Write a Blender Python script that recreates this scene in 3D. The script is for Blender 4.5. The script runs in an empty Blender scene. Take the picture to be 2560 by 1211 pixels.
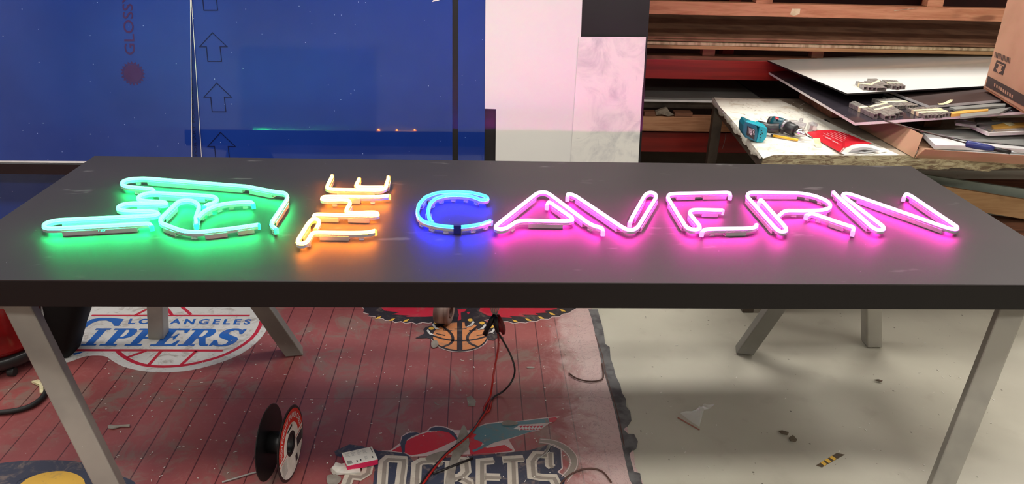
import bpy, bmesh, math, random
from mathutils import Vector, Matrix
from mathutils.geometry import tessellate_polygon
random.seed(7)
PI = math.pi
V = Vector
scn = bpy.context.scene
col = scn.collection

# ------------------------------------------------------------------ camera
F = 1923.0
PITCH, YAW, ROLL = .4199, .0522, .0287
ZT = .78                                    # height of the black table top
CAM = V((-.138, -2.743, ZT + .8945))
fwd = V((math.sin(YAW)*math.cos(PITCH), math.cos(YAW)*math.cos(PITCH), -math.sin(PITCH)))
r0 = V((math.cos(YAW), -math.sin(YAW), 0)); u0 = r0.cross(fwd)
RI = r0*math.cos(ROLL) + u0*math.sin(ROLL); UP = -r0*math.sin(ROLL) + u0*math.cos(ROLL)
cd = bpy.data.cameras.new('camera'); cam = bpy.data.objects.new('camera', cd); col.objects.link(cam)
cd.sensor_width = 36; cd.sensor_fit = 'HORIZONTAL'; cd.lens = F/2560*36; cd.clip_start = .05
M = Matrix((RI, UP, -fwd)).transposed().to_4x4(); M.translation = CAM
cam.matrix_world = M
scn.camera = cam

# ------------------------------------------------------------------ world and exposure
scn.view_settings.view_transform = 'Standard'; scn.view_settings.look = 'None'
scn.view_settings.gamma = 1; scn.view_settings.exposure = 0.0
w = bpy.data.worlds.new('world'); scn.world = w; w.use_nodes = True
w.node_tree.nodes['Background'].inputs[0].default_value = (1, .96, .92, 1)
w.node_tree.nodes['Background'].inputs[1].default_value = .40

# ------------------------------------------------------------------ room lamps (fluorescent fittings)
def area(loc, sx, sy, power, c=(1, .965, .9), aim=None):
    ld = bpy.data.lights.new('lamp_light', 'AREA'); ld.shape = 'RECTANGLE'; ld.size = sx; ld.size_y = sy
    ld.energy = power; ld.color = c
    o = bpy.data.objects.new('lamp_light', ld); col.objects.link(o); o.location = loc
    if aim is not None:
        o.rotation_euler = (V(aim)-V(loc)).to_track_quat('-Z', 'Y').to_euler()
    return o
LAMPS = [((-3.4, .2, 3.55), 1.6, .5, 36), ((-1.0, .2, 3.55), 1.6, .5, 42), ((1.4, 1.3, 3.55), 1.6, .5, 88), ((3.9, 1.3, 3.55), 1.6, .5, 100)] + [
         ((x, y, 3.55), 1.6, .5, p) for y, ps in ((-1.9, (34, 34, 30, 36)), (-4.6, (38, 38, 38, 38))) for x, p in zip((-3.4, -1.0, 1.4, 3.9), ps)]
for l, a, b, p in LAMPS: area(l, a, b, p)

# ------------------------------------------------------------------ unprojection onto real planes
def ray(x, y): return fwd + RI*((x-1280)/F) - UP*((y-605.5)/F)
def onz(x, y, z):
    d = ray(x, y); return CAM + d*((z-CAM.z)/d.z)
def ony(x, y, Y):
    d = ray(x, y); return CAM + d*((Y-CAM.y)/d.y)
def onp(x, y, p0, n):
    d = ray(x, y); return CAM + d*((p0-CAM).dot(n)/d.dot(n))
def crop(ox, oy, s): return lambda x, y: (ox+x/s, oy+y/s)

# ------------------------------------------------------------------ materials
class NT:
    def __init__(s, name):
        s.m = bpy.data.materials.new(name); s.m.use_nodes = True; s.t = s.m.node_tree
        s.b = s.t.nodes['Principled BSDF']; s.o = s.t.nodes['Material Output']; s.tc = None
    def n(s, t, **k):
        x = s.t.nodes.new(t)
        for a, v in k.items(): setattr(x, a, v)
        return x
    def l(s, a, b): s.t.links.new(a, b)
    def co(s):
        if not s.tc: s.tc = s.n('ShaderNodeTexCoord')
        return s.tc.outputs['Object']
    def mapped(s, sc):
        m = s.n('ShaderNodeMapping'); m.inputs['Scale'].default_value = sc; s.l(s.co(), m.inputs[0]); return m.outputs[0]
    def noise(s, scale, detail=4, rough=.55, sc=None, dist=0):
        x = s.n('ShaderNodeTexNoise'); x.inputs['Scale'].default_value = scale; x.inputs['Detail'].default_value = detail
        x.inputs['Roughness'].default_value = rough; x.inputs['Distortion'].default_value = dist
        s.l(s.mapped(sc) if sc else s.co(), x.inputs['Vector']); return x.outputs[0]
    def math(s, op, a, b=0.0, c=0.0):
        x = s.n('ShaderNodeMath', operation=op)
        for i, v in enumerate((a, b, c)):
            if isinstance(v, (int, float)): x.inputs[i].default_value = v
            else: s.l(v, x.inputs[i])
        return x.outputs[0]
    def step(s, v, a, b):
        x = s.n('ShaderNodeMapRange'); x.interpolation_type = 'SMOOTHSTEP'
        x.inputs[1].default_value = a; x.inputs[2].default_value = b; s.l(v, x.inputs[0]); return x.outputs[0]
    def mix(s, f, a, b):
        x = s.n('ShaderNodeMix', data_type='RGBA')
        if isinstance(f, (int, float)): x.inputs[0].default_value = f
        else: s.l(f, x.inputs[0])
        for i, v in ((6, a), (7, b)):
            if isinstance(v, tuple): x.inputs[i].default_value = (*v, 1)
            else: s.l(v, x.inputs[i])
        return x.outputs[2]
    def xyz(s):
        x = s.n('ShaderNodeSeparateXYZ'); s.l(s.co(), x.inputs[0]); return x.outputs
    def specks(s, scale, t, thr):
        v = s.n('ShaderNodeTexVoronoi'); v.inputs['Scale'].default_value = scale; s.l(s.co(), v.inputs['Vector'])
        a = s.math('LESS_THAN', v.outputs['Distance'], t)
        c = s.n('ShaderNodeSeparateColor'); s.l(v.outputs['Color'], c.inputs[0])
        return s.math('MULTIPLY', a, s.math('LESS_THAN', c.outputs[0], thr))
    def bump(s, h, st, d=.002):
        x = s.n('ShaderNodeBump'); x.inputs['Strength'].default_value = st; x.inputs['Distance'].default_value = d
        s.l(h, x.inputs['Height']); s.l(x.outputs[0], s.b.inputs['Normal'])
    def base(s, c):
        if isinstance(c, tuple): s.b.inputs['Base Color'].default_value = (*c, 1)
        else: s.l(c, s.b.inputs['Base Color'])
    def set(s, **k):
        for a, v in k.items():
            i = s.b.inputs[a.replace('_', ' ')]
            if hasattr(v, 'is_output') or not isinstance(v, (int, float, tuple)): s.l(v, i)
            else: i.default_value = v
        return s

def srgb(r, g, b):
    f = lambda c: (c/255/12.92) if c/255 <= .04045 else ((c/255+.055)/1.055)**2.4
    return (f(r), f(g), f(b))

def plain(name, c, rough=.5, metal=0., c2=None, scale=8, sc=None, lo=.4, hi=.65, bump=0, spec=.5, detail=5):
    m = NT(name)
    if c2 is None: c2 = tuple(v*.82 for v in c)
    nz = m.noise(scale, detail, sc=sc)
    m.base(m.mix(m.step(nz, lo, hi), c, c2)); m.set(Roughness=rough, Metallic=metal)
    m.b.inputs['Specular IOR Level'].default_value = spec
    if bump: m.bump(nz, bump)
    return m.m

MAT = {}
def wood(name, a, b, knots=False):
    m = NT(name); nz = m.noise(4, 6, .6, sc=(1.2, 14, 14), dist=.6)
    c = m.mix(m.step(nz, .35, .7), a, b); n2 = m.noise(3.0, 2, sc=(1, 3, 3))
    c = m.mix(m.step(n2, .60, .70), c, tuple(v*.62 for v in b)); m.base(c); m.set(Roughness=.75); m.bump(nz, .2); return m.m
MAT['timber'] = wood('timber', srgb(205, 150, 112), srgb(178, 118, 82))
MAT['dark_timber'] = wood('dark_timber', srgb(140, 92, 66), srgb(105, 66, 48))
MAT['mdf'] = plain('fibreboard', srgb(150, 112, 84), .8, c2=srgb(124, 88, 64))
MAT['mdf_pale'] = plain('pale_board_edge', srgb(205, 185, 150), .8, c2=srgb(160, 136, 105), scale=40, sc=(1, .2, .2))
MAT['red_steel'] = plain('red_steel', srgb(158, 32, 22), .42, c2=srgb(128, 22, 16), scale=5, sc=(.3, 1, 5))
MAT['dark_steel'] = plain('brown_steel', srgb(92, 80, 70), .55, .3, c2=srgb(66, 56, 50))
MAT['black_board'] = plain('black_board', (.012, .010, .012), .28)
MAT['black_edge'] = plain('black_edge', (.008, .010, .012), .35)
MAT['pale_edge'] = plain('pale_edge', (.80, .75, .75), .45)
MAT['white_gloss'] = plain('white_gloss', (.82, .81, .77), .07, c2=(.79, .78, .74), scale=2, spec=1.0)
MAT['foam_white'] = plain('white_foamboard', (.78, .78, .78), .5)
MAT['grey_board'] = plain('grey_board', (.17, .16, .15), .4, c2=(.13, .12, .11), scale=3)
MAT['grey_sheet'] = plain('grey_plastic_sheet', (.30, .31, .29), .35, c2=(.24, .25, .24), scale=3)
MAT['sage'] = plain('sage_panel', srgb(160, 172, 160), .6)
MAT['ply'] = wood('plywood', srgb(186, 146, 102), srgb(170, 128, 86))
MAT['cardboard'] = plain('cardboard', srgb(176, 136, 108), .85, c2=srgb(160, 120, 92), scale=3)
MAT['cardboard_dark'] = plain('cardboard_inside', srgb(150, 100, 72), .85)
MAT['print_dark'] = plain('dark_print', srgb(66, 52, 46), .8)
MAT['masking'] = plain('masking_tape', srgb(232, 222, 180), .8, c2=srgb(214, 202, 158), scale=30)
MAT['paper'] = plain('white_paper', srgb(226, 222, 214), .8, c2=srgb(205, 200, 190), scale=14)
MAT['orange_strip'] = plain('orange_strip', srgb(226, 176, 84), .5)
MAT['black_plastic'] = plain('black_plastic', (.012, .012, .013), .35)
MAT['black_rubber'] = plain('black_rubber', (.012, .012, .012), .6)
MAT['sack_black'] = plain('black_sacking', (.005, .005, .005), .7, spec=.2)
MAT['charcoal'] = plain('charcoal_plastic', (.03, .032, .034), .4)
MAT['turquoise'] = plain('turquoise_plastic', srgb(20, 168, 184), .35)
MAT['teal'] = plain('teal_plastic', srgb(14, 84, 98), .35)
MAT['chrome'] = plain('chrome', (.65, .65, .66), .18, 1.)
MAT['steel_grey'] = plain('grey_metal', (.45, .46, .47), .35, .8)
MAT['yellow'] = plain('yellow_plastic', srgb(236, 178, 20), .4)
MAT['red_cover'] = plain('red_cover', srgb(206, 28, 44), .35)
MAT['pink_card'] = plain('pink_card', srgb(226, 30, 92), .5)
MAT['red_gloss'] = plain('glossy_red_plastic', srgb(150, 8, 10), .2, c2=srgb(96, 4, 6), scale=3)
MAT['blue_handle'] = plain('blue_handle', srgb(44, 56, 120), .3)
MAT['red_wire'] = plain('red_wire', srgb(170, 30, 22), .4)
MAT['black_wire'] = plain('black_wire', (.012, .008, .008), .4)
MAT['grey_wire'] = plain('grey_wire', (.4, .38, .36), .5)
MAT['brown_wire'] = plain('brown_wire', srgb(84, 56, 48), .6)
MAT['text_white'] = plain('white_print', (.8, .8, .8), .5)
MAT['text_black'] = plain('black_print', (.03, .03, .035), .5)
MAT['text_grey'] = plain('grey_print', (.3, .3, .3), .5)
MAT['hazard_black'] = plain('brown_black_tape', srgb(84, 70, 52), .6)
MAT['leaf'] = plain('dry_leaf', srgb(96, 84, 68), .8)
MAT['roll'] = plain('tape_roll_side', srgb(176, 152, 142), .6, c2=srgb(120, 92, 86), scale=30, sc=(1, .1, .1))
MAT['roll_dark'] = plain('tape_roll_core', srgb(96, 64, 58), .7)
MAT['patch'] = plain('bare_concrete_patch', srgb(150, 142, 132), .8, c2=srgb(130, 120, 112), scale=20)
MAT['rag'] = plain('grey_rag', srgb(150, 136, 120), .9, c2=srgb(110, 98, 86), scale=30)

# black laminate of the table
m = NT('black_laminate')
nz = m.noise(3, 4); sp = m.specks(60, .045, .035); fine = m.noise(900, 2)
c = m.mix(m.step(nz, .3, .8), (.018, .014, .015), (.024, .018, .019))
sm = m.math('MULTIPLY', m.step(m.noise(7, 3, sc=(1, 3, 1)), .66, .74), .35)
c = m.mix(sm, c, (.16, .15, .15)); m.base(m.mix(sp, c, (.5, .5, .5)))
m.set(Roughness=.54); m.b.inputs['Specular IOR Level'].default_value = .42; m.bump(fine, .12, .0004); MAT['laminate'] = m.m
m = NT('black_table_edge'); m.base((.010, .008, .008)); m.base(m.mix(m.specks(40, .03, .03), (.007, .005, .005), (.3, .3, .3))); m.set(Roughness=.5); m.b.inputs['Specular IOR Level'].default_value = .25; MAT['table_edge'] = m.m

# trestle paint: silver grey with overspray
m = NT('silver_grey_paint'); nz = m.noise(3, 4); n2 = m.noise(240, 2)
c = m.mix(m.step(nz, .35, .65), srgb(168, 164, 154), srgb(140, 137, 130)); c = m.mix(m.specks(40, .05, .08), c, srgb(205, 200, 190))
m.base(c); m.set(Roughness=.5, Metallic=.25); m.bump(n2, .2, .0006); MAT['trestle'] = m.m

# blue protective film
m = NT('blue_protective_film'); nz = m.noise(1.6, 3)
c = m.mix(m.step(nz, .3, .7), (.008, .030, .21), (.011, .040, .26))
m.base(m.mix(m.math('MAXIMUM', m.specks(34, .055, .10), m.specks(70, .11, .05)), c, (.40, .50, .8))); m.set(Roughness=.04); m.bump(m.noise(2.5, 2), .12, .004)
m.b.inputs['Specular IOR Level'].default_value = .95; MAT['film'] = m.m
MAT['film_print'] = plain('film_print', (.055, .022, .10), .12)
MAT['film_outline'] = plain('film_outline', (.006, .010, .055), .12)
MAT['film_dark'] = plain('dark_blue_film', (.008, .022, .14), .12)

# white leaned sheets
m = NT('white_panel'); nz = m.noise(2, 3); m.base(m.mix(m.step(nz, .3, .7), (.72, .72, .68), (.68, .68, .65))); m.set(Roughness=.35); MAT['white_panel'] = m.m
m = NT('scratched_panel'); nz = m.noise(7, 7, .62, dist=1.0); s1 = m.noise(5, 3, .5, sc=(26, 1, 1.2), dist=.5); s2 = m.noise(6, 3, .5, sc=(2.0, 1, 22), dist=.4)
c = m.mix(m.step(nz, .42, .72), (.74, .73, .68), (.50, .50, .50))
k = m.math('MAXIMUM', m.step(s1, .70, .74), m.math('MULTIPLY', m.step(s2, .72, .76), .8)); c = m.mix(m.math('MULTIPLY', k, .45), c, (.28, .28, .30)); m.base(c); m.set(Roughness=.4); MAT['scratched'] = m.m

# concrete floor
m = NT('painted_concrete'); nz = m.noise(1.4, 5); n2 = m.noise(9, 5)
c = m.mix(m.step(nz, .35, .7), srgb(190, 186, 170), srgb(176, 171, 156)); c = m.mix(m.math('MULTIPLY', m.step(n2, .55, .8), .35), c, srgb(150, 142, 128))
c = m.mix(m.math('MULTIPLY', m.specks(16, .065, .45), .8), c, srgb(84, 76, 66)); c = m.mix(m.math('MULTIPLY', m.specks(42, .08, .2), .7), c, srgb(96, 84, 74))
m.base(c); m.set(Roughness=.42); m.bump(n2, .05); MAT['concrete'] = m.m

# maroon plank-pattern floor sheet
m = NT('maroon_floor_sheet'); x = m.xyz(); nz = m.noise(2.2, 5); n2 = m.noise(7, 8, .7, dist=1.2); n3 = m.noise(30, 8, .7, dist=1.0); n4 = m.noise(3.2, 3)
c = m.mix(m.step(nz, .35, .7), srgb(156, 84, 82), srgb(134, 70, 70))
c = m.mix(m.math('MULTIPLY', m.step(n3, .50, .75), .35), c, srgb(168, 118, 114))
dust = m.math('MULTIPLY', m.step(n2, .46, .62), m.step(n4, .42, .56)); c = m.mix(m.math('MULTIPLY', dust, .85), c, srgb(134, 110, 100))
pl = m.math('FRACT', m.math('DIVIDE', m.math('ADD', x[0], 10.0), .088)); ln = m.math('LESS_THAN', pl, .045)
ends = m.math('LESS_THAN', m.math('FRACT', m.math('ADD', m.math('DIVIDE', x[1], .66), .62)), .006)
c = m.mix(m.math('MULTIPLY', m.math('MAXIMUM', ln, m.math('MULTIPLY', ends, .4)), .8), c, srgb(62, 24, 30))
worn = m.math('ADD', m.step(x[0], .02, .36), m.math('MULTIPLY', m.math('SUBTRACT', m.noise(5, 7, .7, dist=1.5), .5), 1.6))
c = m.mix(m.math('MULTIPLY', m.step(worn, .25, .95), .8), c, srgb(206, 182, 178))
scr = m.noise(9, 6, .65, sc=(1, 1, 1), dist=4.0); c = m.mix(m.math('MULTIPLY', m.step(m.math('ABSOLUTE', m.math('SUBTRACT', scr, .5)), .012, .0), m.math('MULTIPLY', m.step(worn, .3, .9), .6)), c, srgb(84, 58, 56))
c = m.mix(m.math('MULTIPLY', m.specks(45, .10, .12), .7), c, srgb(206, 190, 184)); m.base(c)
m.set(Roughness=.38); m.bump(n3, .10, .002); MAT['maroon'] = m.m

def decal(name, a, wear=.5, sp=True):
    m = NT(name); n = m.noise(16, 8, .72, dist=1.0); n2 = m.noise(70, 4)
    c = m.mix(m.math('MULTIPLY', m.step(n, .50, .66), wear), a, srgb(132, 116, 106)); c = m.mix(m.math('MULTIPLY', m.step(n2, .62, .75), .25), c, srgb(90, 74, 70))
    m.base(c); m.set(Roughness=.4); return m.m
MAT['d_white'] = decal('white_decal', srgb(206, 204, 200), .6); MAT['d_blue'] = decal('blue_decal', srgb(30, 92, 172), .25)
MAT['d_red'] = decal('red_decal', srgb(186, 34, 56), .3); MAT['d_black'] = decal('black_decal', srgb(44, 38, 42), .4)
MAT['d_scarlet'] = decal('scarlet_decal', srgb(198, 42, 52), .35); MAT['d_orange'] = decal('orange_decal', srgb(208, 134, 84), .45)
MAT['d_yellow'] = decal('yellow_decal', srgb(228, 180, 70), .3); MAT['d_navy'] = decal('navy_decal', srgb(56, 60, 76), .8)
MAT['d_teal'] = decal('teal_decal', srgb(84, 124, 134), .8); MAT['d_silver'] = decal('silver_decal', srgb(196, 186, 172), .35)
MAT['d_shade'] = decal('grey_decal', srgb(142, 132, 122), .35); MAT['d_keyline'] = decal('pale_keyline', srgb(206, 184, 180), .3)
MAT['torn'] = plain('torn_grey_backing', srgb(104, 102, 102), .8, c2=srgb(72, 68, 70), scale=16, bump=.4)
MAT['bench_top'] = plain('bench_board', srgb(160, 146, 128), .6, c2=srgb(138, 124, 108), scale=5)
m = NT('worn_white_covering'); nz = m.noise(12, 8, .65, dist=1); n2 = m.noise(50, 4)
c = m.mix(m.step(nz, .52, .70), srgb(222, 218, 206), srgb(186, 172, 152)); c = m.mix(m.math('MULTIPLY', m.step(n2, .6, .7), .4), c, srgb(160, 140, 116)); m.base(c); m.set(Roughness=.6); m.bump(nz, .5, .004); MAT['worn_white'] = m.m
m = NT('ragged_tape_edge'); nz = m.noise(10, 8, .7, sc=(1, 1, 4), dist=2)
c = m.mix(m.step(nz, .42, .62), srgb(190, 178, 142), srgb(120, 98, 76)); c = m.mix(m.step(nz, .30, .40), srgb(216, 210, 190), c); m.base(c); m.set(Roughness=.7); m.bump(nz, .6, .006); MAT['ragged'] = m.m
m = NT('clear_acrylic'); m.base((.86, .83, .84)); m.set(Roughness=.12, Transmission_Weight=.75, IOR=1.45); MAT['clear'] = m.m
m = NT('crinkled_clear_film'); m.base((.9, .9, .9)); m.set(Roughness=.15, Alpha=.28); m.bump(m.noise(60, 3), .8, .003); MAT['cling'] = m.m
MAT['channel'] = plain('aluminium_channel', (.42, .40, .40), .4, .25)
MAT['strip'] = plain('white_silicone', (.36, .36, .37), .6)

def emit(name, c, s):
    m = NT(name); m.base(tuple(min(1, v) for v in c)); m.set(Roughness=.4); m.b.inputs['Emission Color'].default_value = (*c, 1)
    m.b.inputs['Emission Strength'].default_value = s; return m.m
GLOW = dict(green=(emit('green_light', (.20, 1, .60), 1.5), emit('green_side_light', (.0018, 1, .24), 330), emit('green_cap_light', (.03, 1, .35), 1.4)),
            orange=(emit('orange_light', (1, .66, .28), 2.2), emit('orange_side_light', (1, .22, .004), 310), emit('orange_cap_light', (1, .40, .06), 1.8)),
            blue=(emit('blue_light', (.06, .58, 1), 1.25), emit('blue_side_light', (.001, .008, 1), 430), emit('blue_cap_light', (.03, .20, 1), 1.5)),
            pink=(emit('pink_light', (1, .62, .98), 1.5), emit('pink_side_light', (1, .006, .50), 340), emit('pink_cap_light', (1, .26, .72), 1.6)))

# ------------------------------------------------------------------ mesh helpers
def link(name, bm, mats, parent=None, smooth=False, bevel=0, kind=None):
    me = bpy.data.meshes.new(name); bmesh.ops.recalc_face_normals(bm, faces=bm.faces) if bm.faces else None
    bm.to_mesh(me); bm.free()
    for x in (mats if isinstance(mats, (list, tuple)) else [mats]): me.materials.append(MAT[x] if isinstance(x, str) else x)
    if smooth:
        for p in me.polygons: p.use_smooth = True
    o = bpy.data.objects.new(name, me); col.objects.link(o)
    if bevel:
        b = o.modifiers.new('bevel', 'BEVEL'); b.width = bevel; b.segments = 2; b.limit_method = 'ANGLE'
    if parent:
        o.parent = parent; o.matrix_parent_inverse = Matrix.Translation(-parent.location)
    if kind: o['kind'] = kind
    return o
def tag(o, label, cat, group=None):
    o['label'] = label; o['category'] = cat
    if group: o['group'] = group
    return o
def thing(name, label, cat, loc=(0, 0, 0), group=None):
    o = bpy.data.objects.new(name, None); o.empty_display_size = .05; col.objects.link(o); o.location = V(loc)
    return tag(o, label, cat, group)
def box(bm, a, b, mi=0):
    a = V(a); b = V(b); vs = [bm.verts.new((x, y, z)) for x in (a.x, b.x) for y in (a.y, b.y) for z in (a.z, b.z)]
    for f in ((0, 1, 3, 2), (4, 6, 7, 5), (0, 4, 5, 1), (2, 3, 7, 6), (0, 2, 6, 4), (1, 5, 7, 3)):
        bm.faces.new([vs[i] for i in f]).material_index = mi
def obox(bm, p, q, w, h, up=V((0, 0, 1)), mi=0, twist=0.):
    """box bar from p to q, width w sideways, height h along up, centred"""
    p = V(p); q = V(q); d = (q-p).normalized(); s = d.cross(up)
    s = s.normalized() if s.length > 1e-4 else V((1, 0, 0)); u = s.cross(d)
    if twist: s, u = s*math.cos(twist)+u*math.sin(twist), -s*math.sin(twist)+u*math.cos(twist)
    vs = [bm.verts.new(c + s*(w/2*i) + u*(h/2*j)) for c in (p, q) for i, j in ((-1, -1), (1, -1), (1, 1), (-1, 1))]
    for f in ((0, 1, 2, 3), (7, 6, 5, 4), (0, 4, 5, 1), (1, 5, 6, 2), (2, 6, 7, 3), (3, 7, 4, 0)):
        bm.faces.new([vs[i] for i in f]).material_index = mi
def prism(bm, loop, off, mt=0, ms=0, mb=None):
    """solid from a 3D loop pushed by vector off (loop is the visible face)"""
    off = V(off); a = [bm.verts.new(p) for p in loop]; b = [bm.verts.new(V(p)+off) for p in loop]
    def cap(vs, mi, rev):
        for t in tessellate_polygon([[V(v.co) for v in vs]]):
            try:
                f = bm.faces.new([vs[i] for i in (t[::-1] if rev else t)]); f.material_index = mi
            except ValueError: pass
    if len(loop) == 4:
        bm.faces.new(a).material_index = mt; bm.faces.new(b[::-1]).material_index = mt if mb is None else mb
    else: cap(a, mt, False); cap(b, mt if mb is None else mb, True)
    n = len(a)
    for i in range(n): bm.faces.new((a[i], b[i], b[(i+1) % n], a[(i+1) % n])).material_index = ms
def tube(bm, pts, r, seg=8, cap=True, mi=0):
    pts = [V(p) for p in pts]; rings = []; n = None
    rr = r if isinstance(r, (list, tuple)) else [r]*len(pts)
    for i, p in enumerate(pts):
        t = (pts[min(i+1, len(pts)-1)] - pts[max(i-1, 0)]).normalized()
        if n is None: n = t.orthogonal().normalized()
        n = (n - t*n.dot(t)).normalized(); b = t.cross(n)
        rings.append([bm.verts.new(p + (n*math.cos(k*2*PI/seg) + b*math.sin(k*2*PI/seg))*rr[i]) for k in range(seg)])
    for a, b in zip(rings, rings[1:]):
        for k in range(seg): bm.faces.new((a[k], a[(k+1) % seg], b[(k+1) % seg], b[k])).material_index = mi
    if cap:
        bm.faces.new(rings[0][::-1]).material_index = mi; bm.faces.new(rings[-1]).material_index = mi
def lathe(bm, p, axis, prof, seg=32, mi=0, closed=False):
    """prof = [(distance along axis, radius)]"""
    p = V(p); ax = V(axis).normalized(); n = ax.orthogonal().normalized(); b = ax.cross(n); rings = []
    for t, r in prof: rings.append([bm.verts.new(p + ax*t + (n*math.cos(k*2*PI/seg)+b*math.sin(k*2*PI/seg))*max(r, 1e-4)) for k in range(seg)])
    prs = list(zip(rings, rings[1:])) + ([(rings[-1], rings[0])] if closed else [])
    for a, c in prs:
        for k in range(seg): bm.faces.new((a[k], a[(k+1) % seg], c[(k+1) % seg], c[k])).material_index = mi
    if not closed:
        bm.faces.new(rings[0][::-1]).material_index = mi; bm.faces.new(rings[-1]).material_index = mi
def fill(bm, loops, mi=0):
    """flat polygon with holes from 3D loops"""
    flat = [p for l in loops for p in l]; vs = [bm.verts.new(p) for p in flat]
    for t in tessellate_polygon([[V(p) for p in l] for l in loops]):
        try: bm.faces.new([vs[i] for i in t]).material_index = mi
        except ValueError: pass
def ribbon(bm, pts, n, w, closed=False, mi=0):
    pts = [V(p) for p in pts]; n = V(n).normalized(); N = len(pts); L = []; R = []
    for i, p in enumerate(pts):
        a = pts[i-1] if (i or closed) else None; b = pts[(i+1) % N] if (i < N-1 or closed) else None
        d1 = (p-a).normalized() if a is not None else None; d2 = (b-p).normalized() if b is not None else None
        d1 = d1 or d2; d2 = d2 or d1; s = (n.cross(d1)+n.cross(d2)); s = s.normalized() if s.length > 1e-5 else n.cross(d1)
        k = 1/max(.5, s.dot(n.cross(d1)))
        L.append(bm.verts.new(p+s*(w/2*k))); R.append(bm.verts.new(p-s*(w/2*k)))
    for i in range(N if closed else N-1):
        j = (i+1) % N; bm.faces.new((L[i], R[i], R[j], L[j])).material_index = mi
def smooth(pts, it=2, closed=False):
    pts = [V(p) for p in pts]
    for _ in range(it):
        out = [] if closed else [pts[0]]; n = len(pts)
        for i in range(n if closed else n-1):
            a, b = pts[i], pts[(i+1) % n]; out += [a*.75+b*.25, a*.25+b*.75]
        if not closed: out.append(pts[-1])
        pts = out
    return pts
def text_tris(s, bold=0.0, space=1.0):
    cu = bpy.data.curves.new('t', 'FONT'); cu.body = s; cu.space_character = space; cu.offset = bold; cu.resolution_u = 3
    o = bpy.data.objects.new('t', cu); col.objects.link(o); dg = bpy.context.evaluated_depsgraph_get(); dg.update()
    me = bpy.data.meshes.new_from_object(o.evaluated_get(dg))
    vs = [(v.co.x, v.co.y) for v in me.vertices]; fs = [tuple(p.vertices) for p in me.polygons]
    bpy.data.objects.remove(o); bpy.data.curves.remove(cu); bpy.data.meshes.remove(me)
    return vs, fs
def text(bm, s, fn, bold=0.0, mi=0, space=1.0):
    """fn maps (u, v) in 0..1 of the text's own bounding box to a 3D point"""
    vs, fs = text_tris(s, bold, space); xs = [a for a, b in vs]; ys = [b for a, b in vs]
    x0, x1, y0, y1 = min(xs), max(xs), min(ys), max(ys)
    bv = [bm.verts.new(fn((a-x0)/(x1-x0), (b-y0)/(y1-y0))) for a, b in vs]
    for f in fs:
        try: bm.faces.new([bv[i] for i in f]).material_index = mi
        except ValueError: pass
def quad(a, b, c, d):
    """map (u,v) onto the quad a(0,0) b(1,0) c(1,1) d(0,1)"""
    a, b, c, d = V(a), V(b), V(c), V(d)
    return lambda u, v: (a*(1-u)+b*u)*(1-v) + (d*(1-u)+c*u)*v

# ------------------------------------------------------------------ the room
def slab(name, a, b, m):
    bm = bmesh.new(); box(bm, a, b); return link(name, bm, m, kind='structure')
slab('floor', (-5, -6.5, -.1), (5.5, 3.4, 0), 'concrete')
wallm = plain('painted_wall', (.42, .40, .38), .8); dwall = plain('dark_wall', (.10, .06, .05), .8)
MAT['wall'] = wallm; MAT['dark_wall'] = dwall
slab('wall_back', (-5, 3.2, 0), (5.5, 3.4, 3.9), 'dark_wall')
slab('wall_left', (-5.1, -6.5, 0), (-5, 3.4, 3.9), 'wall')
slab('wall_right', (5.5, -6.5, 0), (5.6, 3.4, 3.9), 'wall')
MAT['white_wall'] = plain('white_wall', (.46, .46, .45), .8)
slab('wall_front', (-5, -6.6, 0), (5.5, -6.5, 3.9), 'white_wall')
MAT['reflection_grey'] = plain('reflection_grey', (.26, .27, .27), .6)
bm = bmesh.new(); box(bm, (-2.9, -6.5, 0), (-1.2, -6.46, 2.3)); box(bm, (.9, -6.5, 0), (2.6, -6.46, 2.9)); link('reflection_panels', bm, 'reflection_grey', kind='structure')  # unseen panels added on the front wall to give the blue film blotchy reflections
slab('ceiling', (-5, -6.5, 3.8), (5.5, 3.4, 3.9), 'wall')
slab('wall_partition', (-5, 1.12, 0), (.5, 1.2, 3.0), 'dark_wall')
for (l, a, b, p) in LAMPS:
    t = thing('ceiling_lamp', 'fluorescent ceiling fitting above the workshop', 'lamp', (l[0], l[1], 3.57), 'fluorescent ceiling fittings')
    bm = bmesh.new(); box(bm, (l[0]-a/2-.05, l[1]-b/2-.04, 3.60), (l[0]+a/2+.05, l[1]+b/2+.04, 3.67)); link('housing', bm, 'paper', t, bevel=.004)
    for s in (-1, 1):
        bm = bmesh.new(); tube(bm, [(l[0]+s*a*.4, l[1], 3.67), (l[0]+s*a*.4, l[1], 3.8)], .006, 6); link('hanger', bm, 'steel_grey', t)

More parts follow.
